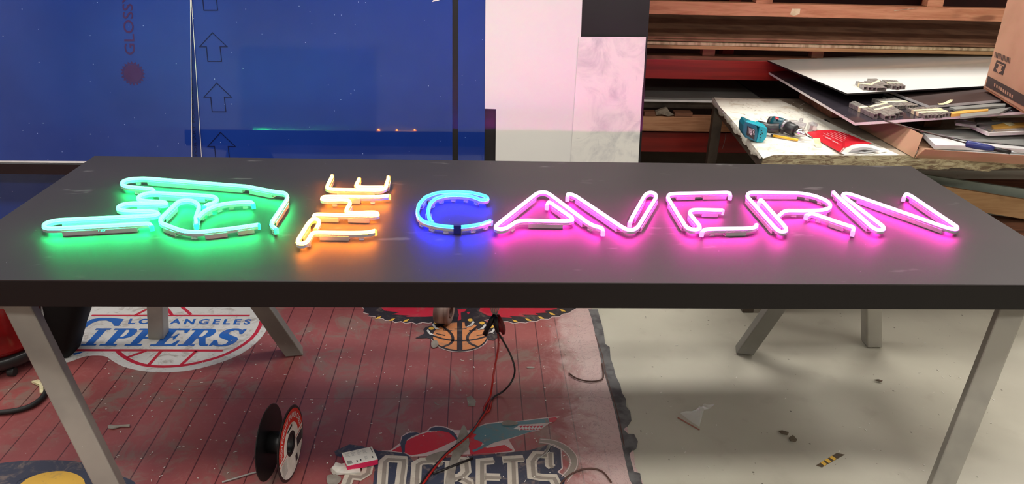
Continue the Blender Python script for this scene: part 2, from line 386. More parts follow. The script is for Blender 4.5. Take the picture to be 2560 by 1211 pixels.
# ------------------------------------------------------------------ the printed floor sheet with its logos
Z0 = .004
mat_root = thing('floor_sheet', 'dusty maroon plank-pattern floor sheet printed with basketball team logos', 'floor covering', (-1.6, -.4, 0))
edge = []; y = .9
while y > -2.6:
    edge.append((.392 + random.uniform(-.008, .008), y)); y -= random.uniform(.03, .07)
bm = bmesh.new(); lp = [(-4.2, -2.6, Z0), (-4.2, 1.0, Z0)] + [(a, b, Z0) for a, b in edge]
prism(bm, lp, (0, 0, -Z0+.0005)); link('printed_sheet', bm, 'maroon', mat_root)
c3 = crop(900, 750, 2.627)
tl = [(1500, 62), (1560, 62), (1585, 150), (1600, 210), (1610, 290), (1640, 310), (1645, 380), (1665, 440), (1680, 500), (1710, 560), (1720, 610), (1745, 650),
      (1748, 700), (1775, 735), (1782, 790), (1755, 830), (1730, 850), (1760, 880), (1800, 882), (1825, 930), (1815, 975), (1790, 990), (1770, 1010), (1780, 1060), (1800, 1130), (1840, 1140), (1850, 1200), (1890, 1290), (1840, 1300), (1770, 1180), (1730, 1000), (1690, 800), (1650, 640), (1600, 470), (1550, 250), (1520, 120)]
bm = bmesh.new(); prism(bm, [onz(*c3(*p), Z0+.0006) for p in tl], (0, 0, -.004)); link('torn_edge', bm, 'torn', mat_root)
bm = bmesh.new(); ribbon(bm, [onz(*c3(*p), Z0+.0008) for p in [(1545, 230), (1590, 360), (1618, 500), (1648, 600), (1680, 700), (1705, 800), (1735, 960)]], (0, 0, 1), .004); link('torn_crease', bm, 'brown_wire', mat_root)

LOGO = [None]
def fz(k): return Z0 + .0004*k
def dpoly(name, pts, k, m, cf, parent=None, sm=0, bm=None, closed=True):
    own = bm is None
    if own: bm = bmesh.new()
    L = [onz(*cf(*p), fz(k)) for p in pts]
    if sm: L = smooth(L, sm, True)
    fill(bm, [L])
    if own: return link(name, bm, m, parent or LOGO[0] or mat_root)
def dline(name, pts, k, w, m, cf, sm=1, closed=False, bm=None):
    own = bm is None
    if own: bm = bmesh.new()
    L = [onz(*cf(*p), fz(k)) for p in pts]
    if sm: L = smooth(L, sm, closed)
    ribbon(bm, L, (0, 0, 1), w, closed)
    if own: return link(name, bm, m, LOGO[0] or mat_root)

# oval logo, left
c1 = crop(0, 750, 2.6275)
oval = [(380, 420), (455, 412), (560, 368), (690, 366), (735, 400), (800, 438), (900, 464), (1000, 476), (1120, 478), (1260, 464), (1400, 430), (1530, 384), (1630, 330), (1710, 260), (1765, 180), (1770, 110), (1720, 55), (1640, 15), (1400, -55), (1100, -75), (850, -40), (700, 20), (600, 30), (420, 40)]
lg = LOGO[0] = dpoly('oval_logo', oval, 1, 'd_white', c1, sm=2)
bm = bmesh.new()
dline('', [(770, 336), (800, 365), (850, 396), (920, 424), (1000, 438), (1100, 440), (1210, 432), (1340, 405), (1460, 370), (1580, 310), (1670, 240), (1720, 150), (1715, 90), (1680, 45), (1600, 5)], 2, .016, '', c1, bm=bm)
dline('', [(490, 331), (1465, 334)], 2, .016, '', c1, 0, bm=bm); dline('', [(600, 103), (1640, 104)], 2, .012, '', c1, 0, bm=bm)
for a, b in (((960, 336), (832, 380)), ((1060, 336), (970, 436)), ((1290, 336), (1190, 428)), ((890, 100), (980, 55)), ((1130, 100), (1085, 40)), ((1255, 98), (1190, 40))):
    dline('', [a, b], 2, .014, '', c1, 0, bm=bm)
link('logo_ring', bm, 'd_red', LOGO[0])
bm = bmesh.new(); sx = .28
def lt(u, v): return onz(*c1(838 + (1640-838)*u + 16*v, 160 + 3*u - 36*v), fz(2))
text(bm, 'LOS ANGELES', lt, .040, space=1.45); link('lettering', bm, 'd_blue', LOGO[0])
# slab-serif slanted letters
G = {  # unit cells, loops of (x,y)
 'I': [[(0, 0), (.95, 0), (.95, .09), (.72, .09), (.72, .91), (.95, .91), (.95, 1), (0, 1), (0, .91), (.23, .91), (.23, .09), (0, .09)]],
 'P': [[(0, 0), (.68, 0), (.68, .09), (.5, .09), (.5, .42), (.72, .42), (.92, .5), (1, .64), (1, .82), (.92, .94), (.74, 1), (0, 1), (0, .91), (.18, .91), (.18, .09), (0, .09)], [(.5, .50), (.62, .52), (.68, .6), (.68, .84), (.62, .91), (.5, .92)]],
 'E': [[(0, 0), (1, 0), (1, .30), (.9, .30), (.8, .12), (.5, .09), (.5, .46), (.62, .48), (.68, .36), (.74, .36), (.74, .70), (.68, .70), (.62, .56), (.5, .54), (.5, .91), (.8, .90), (.9, .74), (1, .74), (1, 1), (0, 1), (0, .91), (.18, .91), (.18, .09), (0, .09)]],
 'R': [[(0, 0), (.62, 0), (.62, .09), (.48, .09), (.48, .44), (.56, .44), (.78, .06), (.86, 0), (1.12, 0), (1.12, .09), (1.0, .1), (.78, .47), (.9, .55), (.96, .68), (.96, .84), (.88, .95), (.72, 1), (0, 1), (0, .91), (.16, .91), (.16, .09), (0, .09)], [(.48, .53), (.6, .54), (.66, .62), (.66, .84), (.6, .9), (.48, .91)]],
 'S': [[(0, 0), (.1, 0), (.16, .06), (.4, -.02), (.62, -.02), (.86, .06), (.98, .2), (.98, .38), (.86, .5), (.5, .64), (.36, .72), (.36, .84), (.5, .92), (.66, .9), (.82, .7), (.94, .7), (.94, 1), (.84, 1), (.78, .94), (.58, 1.02), (.34, 1.02), (.12, .94), (.02, .8), (.02, .64), (.14, .5), (.5, .36), (.64, .28), (.64, .15), (.52, .07), (.36, .08), (.16, .32), (0, .34)]],
}
bm = bmesh.new()
for ch, x0, wd in (('I', 528, 105), ('P', 650, 165), ('P', 815, 165), ('E', 982, 168), ('R', 1162, 178), ('S', 1368, 160)):
    fill(bm, [[onz(*c1(x0 + wd*a + 105*b, 301 + (x0-640)*.004 - 113*b), fz(3)) for a, b in l] for l in G[ch]])
fill(bm, [[onz(*c1(x, y), fz(3)) for x, y in [(560, 150), (603, 128), (657, 118), (735, 118), (813, 127), (780, 172), (750, 172), (735, 148), (698, 135), (649, 137), (607, 152), (560, 185), (520, 230), (470, 302), (420, 302), (500, 200)]]])
dpoly('', [(480, 352), (560, 338), (520, 356), (485, 362)], 2, '', c1, bm=bm)
link('lettering', bm, 'd_blue', LOGO[0])

# bird-wing logo with a ball held in claws
wl = [(-60, -20), (30, 60), (20, 82), (60, 92), (55, 104), (100, 108), (105, 122), (150, 120), (165, 134), (205, 130), (230, 148), (270, 140), (300, 154), (340, 145), (370, 158), (410, 146), (450, 152), (520, 138), (560, 150), (650, 160), (760, 150), (830, 130), (880, 122), (920, 142), (970, 140), (1010, 154), (1050, 146), (1090, 150), (1120, 138), (1160, 140), (1190, 124), (1240, 126), (1260, 110), (1310, 108), (1330, 92), (1370, 86), (1400, 66), (1480, 20), (1300, -60), (700, -90), (200, -60)]
LOGO[0] = None; LOGO[0] = dpoly('wing_logo', [(x, y+5) for x, y in wl], 1, 'd_keyline', c3)
dpoly('logo_wing', wl, 2, 'd_black', c3)
bm = bmesh.new()
for l in ([(120, 30), (160, 72), (260, 82), (210, 96), (330, 104), (300, 112), (430, 112), (495, 108), (520, 40), (400, 0), (200, 0)], [(640, 62), (700, 60), (690, 76), (662, 84), (664, 130), (640, 140), (650, 100)],
          [(790, 50), (782, 75), (830, 100), (880, 112), (1000, 118), (975, 106), (1090, 112), (1065, 98), (1170, 100), (1150, 88), (1230, 84), (1210, 74), (1290, 60), (1330, 20), (1000, -20), (850, 0)], [(700, 82), (725, 80), (710, 97)]):
    dpoly('', l, 3, '', c3, bm=bm)
link('logo_feathers', bm, 'd_red', LOGO[0])
bm = bmesh.new()
for x, y in ((210, 131), (303, 136), (120, 118), (1020, 140), (1105, 131), (1190, 118), (1262, 93), (1330, 70)):
    s = 1 if x < 700 else -1; dpoly('', [(x-22*s, y+8), (x-4*s, y-5), (x+22*s, y-10), (x+6*s, y+6)], 3, '', c3, bm=bm)
link('logo_feather_tip', bm, 'd_yellow', LOGO[0])
ball = [(655+186*math.cos(a), 240+(100 if math.sin(a) > 0 else 98)*math.sin(a)) for a in [i*2*PI/28 for i in range(28)]]
wings = [(362, 252), (410, 228), (424, 220), (416, 195), (432, 178), (470, 176), (480, 150), (520, 140), (800, 132), (840, 150), (850, 180), (890, 200), (900, 228), (950, 252), (900, 250), (878, 268), (840, 262), (470, 258), (440, 250), (420, 252)]
dpoly('logo_keyline', [(655+(x-655)*1.03, 240+(y-240)*1.05) for x, y in ball], 3, 'd_keyline', c3)
dpoly('logo_claws', wings, 4, 'd_black', c3)
dpoly('ball_outline', ball, 5, 'd_black', c3)
dpoly('ball', [(655+(x-655)*.955, 238+(y-240)*.92) for x, y in ball], 6, 'd_orange', c3)
bm = bmesh.new()
dline('', [(655, 140), (655, 336)], 7, .022, '', c3, 0, bm=bm)
dline('', [(478, 236), (560, 262), (655, 270), (750, 264), (836, 238)], 7, .011, '', c3, 1, bm=bm)
dline('', [(520, 160), (590, 210), (612, 245), (606, 285), (540, 312)], 7, .012, '', c3, 2, bm=bm)
dline('', [(790, 160), (722, 215), (702, 245), (712, 285), (780, 312)], 7, .012, '', c3, 2, bm=bm)
for a, b in (((545, 198), (605, 203)), ((500, 222), (560, 235)), ((765, 198), (715, 203)), ((818, 228), (765, 235)), ((620, 192), (650, 193)), ((700, 190), (665, 192))): dline('', [a, b], 7, .007, '', c3, 0, bm=bm)
link('ball_seam', bm, 'd_black', LOGO[0])
b1, b2, b3 = bmesh.new(), bmesh.new(), bmesh.new()
for x, y, s in ((467, 188, -1), (503, 150, -1), (722, 133, 1), (800, 152, 1), (862, 176, 1)):
    dpoly('', [(x-36, y+10), (x-20, y-16), (x+20, y-18), (x+36, y), (x+22*s, y+40), (x-30*s, y+50)], 8, '', c3, bm=b1, sm=1)
    dpoly('', [(x-20, y), (x-4, y-10), (x+14, y-8), (x+20, y+4), (x, y+12)], 9, '', c3, bm=b2, sm=1)
    dpoly('', [(x-24*-s*.2+16*s, y+4), (x+30*s, y+16), (x+10*s, y+40), (x-30*s, y+48), (x+4*s, y+28)], 9, '', c3, bm=b3)
link('logo_claw', b1, 'd_black', LOGO[0]); link('logo_claw_knuckle', b2, 'd_yellow', LOGO[0]); link('logo_claw_tip', b3, 'd_white', LOGO[0])

# rocket-shaped logo with chiselled letters, bottom centre
c6 = crop(820, 1020, 3.765)
LOGO[0] = None; LOGO[0] = dpoly('rocket_logo', [(500, 405), (590, 400), (680, 330), (690, 270), (740, 235), (800, 225), (870, 242), (925, 222), (960, 185), (1010, 170), (1090, 175), (1190, 210), (1330, 212), (1480, 150), (1640, 128), (1800, 125), (2080, 88), (2180, 82), (2080, 150), (1990, 215), (1900, 232), (1700, 300), (1760, 400), (1750, 420), (1330, 440), (800, 460), (600, 440)], 1, 'd_keyline', c6)
bm = bmesh.new()
dpoly('', [(600, 405), (690, 352), (760, 300), (860, 255), (950, 228), (1060, 218), (1150, 225), (1210, 250), (1215, 300), (1120, 345), (1000, 400), (900, 430), (780, 450), (700, 425)], 2, '', c6, bm=bm)
dpoly('', [(1310, 260), (1380, 232), (1410, 260), (1460, 320), (1440, 360), (1500, 380), (1660, 350), (1740, 400), (1700, 412), (1500, 430), (1340, 440), (1320, 340)], 2, '', c6, bm=bm)
link('logo_flame', bm, 'd_scarlet', LOGO[0])
bm = bmesh.new()
dpoly('', [(1330, 205), (1500, 155), (1640, 140), (1800, 130), (2070, 98), (2085, 140), (1900, 155), (1800, 160), (1760, 195), (1880, 205), (1990, 200), (1890, 232), (1720, 285), (1560, 330), (1440, 390), (1370, 418), (1355, 400), (1400, 385), (1470, 345), (1440, 320), (1380, 300), (1370, 285), (1400, 250), (1360, 240)], 3, '', c6, bm=bm)
link('logo_rocket', bm, 'd_teal', LOGO[0])
dpoly('rocket_nose', [(2075, 98), (2140, 88), (2160, 100), (2130, 135), (2085, 138)], 3, 'd_red', c6)
bm = bmesh.new(); dpoly('', [(1740, 200), (1810, 165), (2060, 160), (1980, 210), (1880, 214)], 4, '', c6, bm=bm); link('rocket_teeth', bm, 'd_white', LOGO[0])
bm = bmesh.new()
for i in range(7): x = 1800+i*32; dpoly('', [(x, 172), (x+34, 168), (x+16, 192)], 5, '', c6, bm=bm)
for i in range(7): x = 1810+i*28; dpoly('', [(x, 209), (x+26, 209), (x+13, 192)], 5, '', c6, bm=bm)
link('rocket_mouth', bm, 'd_red', LOGO[0])
bm = bmesh.new()
dpoly('', [(680, 335), (700, 270), (760, 238), (830, 232), (865, 243), (790, 270), (745, 300), (725, 350), (722, 420), (700, 430), (690, 380)], 4, '', c6, bm=bm)
dpoly('', [(940, 222), (970, 190), (1040, 178), (1110, 190), (1180, 225), (1225, 290), (1222, 320), (1190, 280), (1140, 235), (1050, 215), (960, 220)], 4, '', c6, bm=bm)
dpoly('', [(60, 410), (200, 345), (300, 358), (420, 385), (480, 410), (560, 405), (740, 430), (800, 500), (960, 480), (1150, 470), (1350, 455), (1600, 432), (1900, 400), (2080, 345), (2190, 395), (2200, 570), (2160, 605), (2240, 650), (2210, 760), (420, 760), (440, 560), (240, 500), (70, 450)], 2, '', c6, bm=bm)
link('logo_shadow', bm, 'd_navy', LOGO[0])
bm = bmesh.new(); dline('', [(1990, 312), (2120, 325), (2220, 370), (2290, 440), (2320, 510), (2300, 580), (2230, 660)], 2, .030, '', c6, bm=bm); link('logo_ring', bm, 'd_shade', LOGO[0])
bm = bmesh.new(); dline('', [(2000, 296), (2130, 305), (2240, 350), (2330, 430), (2355, 510), (2330, 590), (2250, 700)], 3, .003, '', c6, bm=bm); dline('', [(1990, 326), (2110, 340), (2200, 385), (2265, 450), (2285, 510), (2270, 570), (2200, 650)], 3, .003, '', c6, bm=bm)
dline('', [(2085, 345), (2195, 392), (2205, 572), (2165, 605), (2235, 650)], 4, .004, '', c6, 0, bm=bm); dline('', [(510, 405), (720, 425), (800, 465)], 4, .003, '', c6, 0, bm=bm); link('logo_keyline', bm, 'd_keyline', LOGO[0])
bs, bd = bmesh.new(), bmesh.new()
W = 52
def stroke(pts, w=.034, wd=.013):
    dline('', pts, 5, w, '', c6, 0, bm=bs)
    P = [(x+W*.2, y+6) for x, y in pts]; dline('', P, 6, wd, '', c6, 0, bm=bd)
stroke([(150, 780), (205, 640), (300, 650), (365, 610), (385, 520)])
stroke([(505, 790), (525, 510), (560, 480), (700, 488), (705, 520), (670, 790)])
stroke([(820, 790), (835, 530), (880, 505), (990, 500), (1070, 530)])
stroke([(1140, 790), (1150, 500)]); stroke([(1230, 490), (1290, 500), (1300, 600), (1250, 650), (1180, 665)]); stroke([(1250, 660), (1320, 700), (1330, 790)])
stroke([(1440, 790), (1440, 510), (1560, 500)]); stroke([(1470, 650), (1620, 655)])
stroke([(1640, 490), (1840, 478)]); stroke([(1735, 490), (1745, 790)])
stroke([(2050, 445), (1960, 440), (1915, 500), (1925, 640), (2000, 655), (2120, 660), (2150, 720), (2150, 790)]); stroke([(2080, 420), (2085, 540), (2110, 560)], .03)
link('lettering', bs, 'd_silver', LOGO[0]); link('lettering_bevel', bd, 'd_shade', LOGO[0])
# navy and yellow logo, bottom left
LOGO[0] = None; LOGO[0] = dpoly('navy_logo', [(-200, 1120), (0, 1072), (180, 1056), (380, 1052), (540, 1066), (700, 1120), (800, 1160), (880, 1190), (900, 1230), (940, 1400), (-200, 1400)], 1, 'd_navy', c1, sm=1)
dpoly('logo_field', [(90, 1270), (150, 1190), (240, 1148), (350, 1126), (440, 1126), (520, 1152), (560, 1190), (600, 1400), (90, 1400)], 2, 'd_yellow', c1, sm=1)
dpoly('logo_letter', [(-60, 1215), (20, 1160), (110, 1150), (200, 1158), (120, 1190), (80, 1240), (0, 1300)], 3, 'd_navy', c1)
LOGO[0] = None
# bare patches where the print has torn off
def patch(pts, cf, k=10, sm=1): dpoly('bare_patch', pts, k, 'patch', cf, sm=sm)
patch([(1270, 150), (1310, 200), (1340, 380), (1250, 440), (1200, 560), (1190, 760), (1090, 760), (1130, 560), (1180, 400), (1230, 260)], c6)
patch([(900, 470), (1020, 420), (1130, 400), (1110, 460), (960, 520)], c6); patch([(1640, 130), (1700, 115), (1780, 130), (1790, 160), (1690, 170), (1630, 160)], c6)
patch([(-20, 640), (40, 625), (110, 640), (130, 680), (80, 730), (0, 740)], c6); patch([(1380, 160), (1400, 130), (1410, 165), (1390, 180)], c6)
patch([(700, 640), (730, 630), (762, 665), (755, 700), (710, 700)], c3, 4, 0); patch([(465, 275), (500, 262), (518, 285), (510, 310), (470, 318)], c3, 11)
patch([(485, 665), (500, 680), (525, 688), (510, 694), (488, 680)], c3, 4); patch([(1090, 438), (1140, 438), (1150, 450), (1100, 450)], c3, 4)
patch([(2070, 340), (2090, 350), (2070, 420), (1980, 480), (2040, 420)], c6, 10)

# ------------------------------------------------------------------ loose litter on the floor
def scrap(name, pts, cf, m, label, cat, lift=.006, sm=0, group=None):
    bm = bmesh.new(); L = [onz(*cf(*p), Z0+.004) for p in pts]
    if sm: L = smooth(L, sm, True)
    c = sum(L, V())/len(L); n = len(L)
    vs = [bm.verts.new(p + V((0, 0, abs(random.gauss(0, lift))))) for p in L]; lo = [bm.verts.new(p-V((0, 0, .001))) for p in L]
    ct = bm.verts.new(c + V((0, 0, lift*1.3))); cb = bm.verts.new(c)
    for i in range(n):
        j = (i+1) % n; bm.faces.new((vs[i], vs[j], ct)); bm.faces.new((lo[j], lo[i], cb)); bm.faces.new((vs[i], lo[i], lo[j], vs[j]))
    return tag(link(name, bm, m), label, cat, group)
scrap('paper_scrap', [(208, 545), (250, 525), (285, 540), (298, 580), (290, 612), (262, 617), (262, 590), (275, 575), (260, 552), (225, 552)], c1, 'masking', 'torn cream paper scrap on the floor beside the left front trestle leg', 'paper scrap')
scrap('wood_sliver', [(708, 830), (725, 820), (750, 826), (790, 822), (855, 826), (850, 836), (790, 836), (740, 850), (712, 844)], c1, 'patch', 'pale grey sliver lying on the maroon planks right of the left front trestle leg', 'scrap', .002)
c5 = crop(600, 1030, 6.69)
scrap('crumpled_paper', [(1600, 875), (1700, 900), (1850, 880), (1980, 890), (2010, 960), (2020, 1020), (1800, 1045), (1620, 1055), (1540, 1030), (1518, 990), (1570, 950)], c5, 'paper', 'crumpled white paper lying half under the pink and white carton', 'paper', .008)
t = thing('small_carton', 'small pink carton with white printed top, lying beside the wire spool', 'carton', onz(*c5(1990, 900), 0))
q4 = [onz(*c5(*p), .030) for p in ((1790, 915), (2305, 800), (2205, 590), (1700, 700))]
bm = bmesh.new(); prism(bm, q4, (0, 0, -.020)); link('carton_body', bm, 'pink_card', t, bevel=.001)
bm = bmesh.new(); prism(bm, [p+V((0, 0, .0018)) for p in q4], (0, 0, -.0015)); pt_ = link('printed_top', bm, 'paper', t)
qf = quad(*[p+V((0, 0, .0024)) for p in q4]); bm = bmesh.new()
def rect(bm, fn, u0, v0, u1, v1, mi=0): bm.faces.new([bm.verts.new(fn(*p)) for p in ((u0, v0), (u1, v0), (u1, v1), (u0, v1))]).material_index = mi
for i in range(7): rect(bm, qf, .05+i*.022, .08, .062+i*.022, .32)
for i in range(5):
    for j in range(4): rect(bm, qf, .08+j*.19, .62+i*.07, .08+j*.19+random.uniform(.08, .15), .64+i*.07, 1)
for i in range(4): rect(bm, qf, .62, .15+i*.07, .72, .17+i*.07, 1)
rect(bm, qf, .93, .55, .95, .92); 
for cx, cy in ((.36, .18), (.48, .2), (.87, .22)): fill(bm, [[qf(cx+.025*math.cos(a), cy+.07*math.sin(a)) for a in [k*PI/5 for k in range(10)]]])
link('print', bm, ['text_black', 'text_grey'], pt_)
bm = bmesh.new()
for k in range(260):
    px, py = random.uniform(250, 1480), random.uniform(800, 1205); p = onz(px, py, Z0+.003)
    if abs(p.x+1.2) > 3: continue
    a = random.uniform(0, PI); L = random.uniform(.002, .012) if random.random() < .7 else .004; d = V((math.cos(a), math.sin(a), 0))*L
    obox(bm, p-d*.5, p+d*.5, .0016 if L > .006 else .003, .001)
for k in range(70):
    p = onz(random.uniform(1600, 2500), random.uniform(790, 1200), .002); a = random.uniform(0, PI); d = V((math.cos(a), math.sin(a), 0))*random.uniform(.002, .006); obox(bm, p-d, p+d, .002, .001)
s = link('offcut_chips', bm, 'paper', kind='stuff'); tag(s, 'small pale chips and wire offcuts scattered over the floor', 'debris')
c4 = crop(1500, 750, 2.415)
t = thing('plastic_bag', 'torn clear plastic bag with a reddish edge on the pale concrete', 'plastic bag', onz(*c4(560, 730), 0)); bm = bmesh.new()
g = [(480, 705), (520, 695), (570, 690), (600, 655), (625, 648), (650, 655), (690, 640), (660, 675), (625, 690), (610, 740), (598, 782), (540, 745)]
L = [onz(*c4(*p), .003) for p in g]; ct = bm.verts.new(sum(L, V())/len(L)+V((0, 0, .03))); vs = [bm.verts.new(p+V((0, 0, random.uniform(0, .02)))) for p in L]; mids = [bm.verts.new(p*.5+ct.co*.5+V((random.uniform(-.006, .006), random.uniform(-.006, .006), random.uniform(-.012, .014)))) for p in L]
for i in range(len(L)): j = (i+1) % len(L); bm.faces.new((vs[i], vs[j], mids[j], mids[i])); bm.faces.new((mids[i], mids[j], ct))
link('bag_film', bm, 'cling', t)
bm = bmesh.new(); tube(bm, [onz(*c4(*p), .004) for p in ((470, 712), (540, 752), (600, 786))], .0022, 6); link('bag_seal', bm, plain('dull_red', srgb(150, 96, 82), .5), t)
tp = thing('hazard_tape', 'worn yellow and black striped tape stuck to the pale concrete', 'tape', onz(*c4(1390, 970), 0))
hz = quad(*[onz(*c4(*p), .0015) for p in ((1300, 1012), (1460, 950), (1478, 925), (1420, 928))]); hz = quad(*[onz(*c4(*p), .0015) for p in ((1340, 1012), (1478, 935), (1430, 925), (1305, 1000))])
bm = bmesh.new(); prism(bm, [hz(0, 0), hz(1, 0), hz(1, 1), hz(0, 1)], (0, 0, -.001)); link('tape_strip', bm, 'hazard_black', tp)
bm = bmesh.new()
for u in (.1, .3, .52): fill(bm, [[hz(u, 0)+V((0, 0, .0006)), hz(u+.12, 0)+V((0, 0, .0006)), hz(u+.24, 1)+V((0, 0, .0006)), hz(u+.10, 1)+V((0, 0, .0006))]])
link('yellow_stripe', bm, 'd_yellow', tp)
for i, (pts, lb) in enumerate((([(1078, 792), (1100, 790), (1138, 806), (1130, 818), (1095, 808)], 'left one of two curled dry leaf bits on the pale concrete'), ([(1140, 836), (1162, 828), (1190, 848), (1180, 858), (1150, 852)], 'right one of two curled dry leaf bits on the pale concrete'))):
    scrap('dry_leaf', pts, c4, 'leaf', lb, 'leaf', .004)
scrap('dry_leaf', [(1655, 484), (1680, 480), (1706, 490), (1700, 496), (1675, 490)], c4, 'leaf', 'thin dark leaf bit on concrete below the right outer trestle leg', 'leaf', .003)
def wire(name, pts, r, m, label, cat='wire', parent=None, sm=2):
    bm = bmesh.new(); tube(bm, smooth(pts, sm), r, 8); o = link(name, bm, m, parent, True)
    return tag(o, label, cat) if not parent else o
f = lambda cf, pts, z=Z0+.005: [onz(*cf(*p), z) for p in pts]
wire('wire_offcut', f(c3, [(1372, 482), (1410, 512), (1460, 530), (1520, 538), (1575, 530), (1597, 518), (1600, 480), (1590, 420)]), .0028, 'brown_wire', 'curved dark wire offcut beside the torn grey edge of the maroon sheet')
wire('wire_offcut', f(c3, [(1300, 1240), (1330, 1190), (1390, 1140), (1470, 1110), (1540, 1108), (1600, 1130), (1650, 1200)]), .0028, 'brown_wire', 'looped brown wire offcut at the bottom, right of the chiselled letters')
wire('wire_offcut', f(c3, [(1165, 1045), (1210, 1020), (1240, 985), (1248, 955)]), .002, 'grey_wire', 'short grey wire curl lying over the last chiselled letter')
wire('cable_piece', f(c3, [(480, 1142), (560, 1112), (740, 1042)], Z0+.006), .004, 'black_wire', 'straight black cable piece lying across the chiselled letters', 'cable', sm=0)
wire('power_cable', f(c1, [(-120, 745), (0, 741), (100, 730), (190, 705), (250, 670), (290, 630), (306, 590), (302, 560)], Z0+.012), .009, 'black_rubber', 'thick black cable curving behind the left front trestle leg', 'cable')

# ------------------------------------------------------------------ wire spool
SP = onz(*c5(600, 1150), Z0); ax = V((math.cos(-.10), math.sin(-.10), 0)); R_ = .118
def spz(p): return V((p.x, p.y, R_+Z0+.001))
pL = ony(676, 1127, -.80); pR = ony(724, 1130, -.80)
cL = V((pL.x, -.80, R_+Z0+.001)); ax = V((1, -.10, 0)).normalized(); GAP = .066
t = thing('wire_spool', 'black plastic wire spool with red and white label standing on the maroon sheet', 'spool', (cL.x+.03, -.80, 0))
for k, s in ((0, 0), (1, 1)):
    bm = bmesh.new(); o = cL + ax*(GAP*s); ri = .0 if k == 0 else .030
    lathe(bm, o, ax, [(-.0015, ri+.001), (-.0015, R_-.002), (0, R_), (.0015, R_-.002), (.0015, ri+.001)], 64, closed=(k == 1)); link('flange', bm, 'black_plastic', t, False)
bm = bmesh.new(); lathe(bm, cL, ax, [(.002, .034), (GAP-.002, .034), (GAP-.002, .030), (.002, .030)], 40, closed=True); link('hub', bm, 'black_plastic', t, True)
fc = cL + ax*(GAP+.0024); sd = ax.cross(V((0, 0, 1))).normalized()*-1   # right along face as seen
def face(r, a, o=0.): return fc + ax*o + (sd*math.cos(a) + V((0, 0, 1))*math.sin(a))*r
def ann(bm, r0, r1, a0, a1, o, mi=0, n=40):
    for i in range(n):
        a = a0+(a1-a0)*i/n; b = a0+(a1-a0)*(i+1)/n
        bm.faces.new([bm.verts.new(face(*p, o)) for p in ((r0, a), (r1, a), (r1, b), (r0, b))]).material_index = mi
bm = bmesh.new(); ann(bm, .040, .108, 0, 2*PI, 0, 0); ann(bm, .066, .108, .02, PI-.02, .0004, 1); ann(bm, .0, .001, 0, .1, -.001, 0, 1)
for a, b, c, d in ((-.108, -.008, -.040, -.011), (.040, -.008, .108, -.011)):
    bm.faces.new([bm.verts.new(fc+ax*.0005+sd*x+V((0, 0, z))) for x, z in ((a, b), (c, b), (c, d), (a, d))]).material_index = 1
bm.faces.new([bm.verts.new(fc+ax*.0005+sd*x+V((0, 0, z))) for x, z in ((.046, -.016), (.100, -.016), (.092, -.050), (.046, -.050))]).material_index = 2
bm.faces.new([bm.verts.new(fc+ax*.0005+sd*x+V((0, 0, z))) for x, z in ((.022, -.066), (.040, -.066), (.040, -.090), (.022, -.090))]).material_index = 2
for i in range(9):
    z = -.018-i*.0055; bm.faces.new([bm.verts.new(fc+ax*.0005+sd*x+V((0, 0, zz))) for x, zz in ((-.092, z), (-.050, z), (-.050, z-.0018), (-.092, z-.0018))]).material_index = 3
bm.faces.new([bm.verts.new(fc+ax*.0005+sd*x+V((0, 0, z))) for x, z in ((-.020, .058), (.022, .058), (.022, .050), (-.020, .050))]).material_index = 2
lab_ = link('label', bm, ['paper', plain('label_red', srgb(214, 48, 34), .5), 'text_black', 'text_grey'], t)
bm = bmesh.new()
def arc_text(u, v):
    a = PI*.97-(PI*.94)*u; return face(.080+.017*v, a, .0009)
text(bm, 'HIGH FIDELITY SPEAKER CABLE', arc_text, .01); link('lettering', bm, 'text_white', lab_)
wire('speaker_cable', [onz(*c5(*p), Z0+.006) for p in ((-300, 1180), (0, 1090), (160, 1040), (320, 1000), (420, 990))], .0028, 'grey_wire', '', parent=t, sm=1)

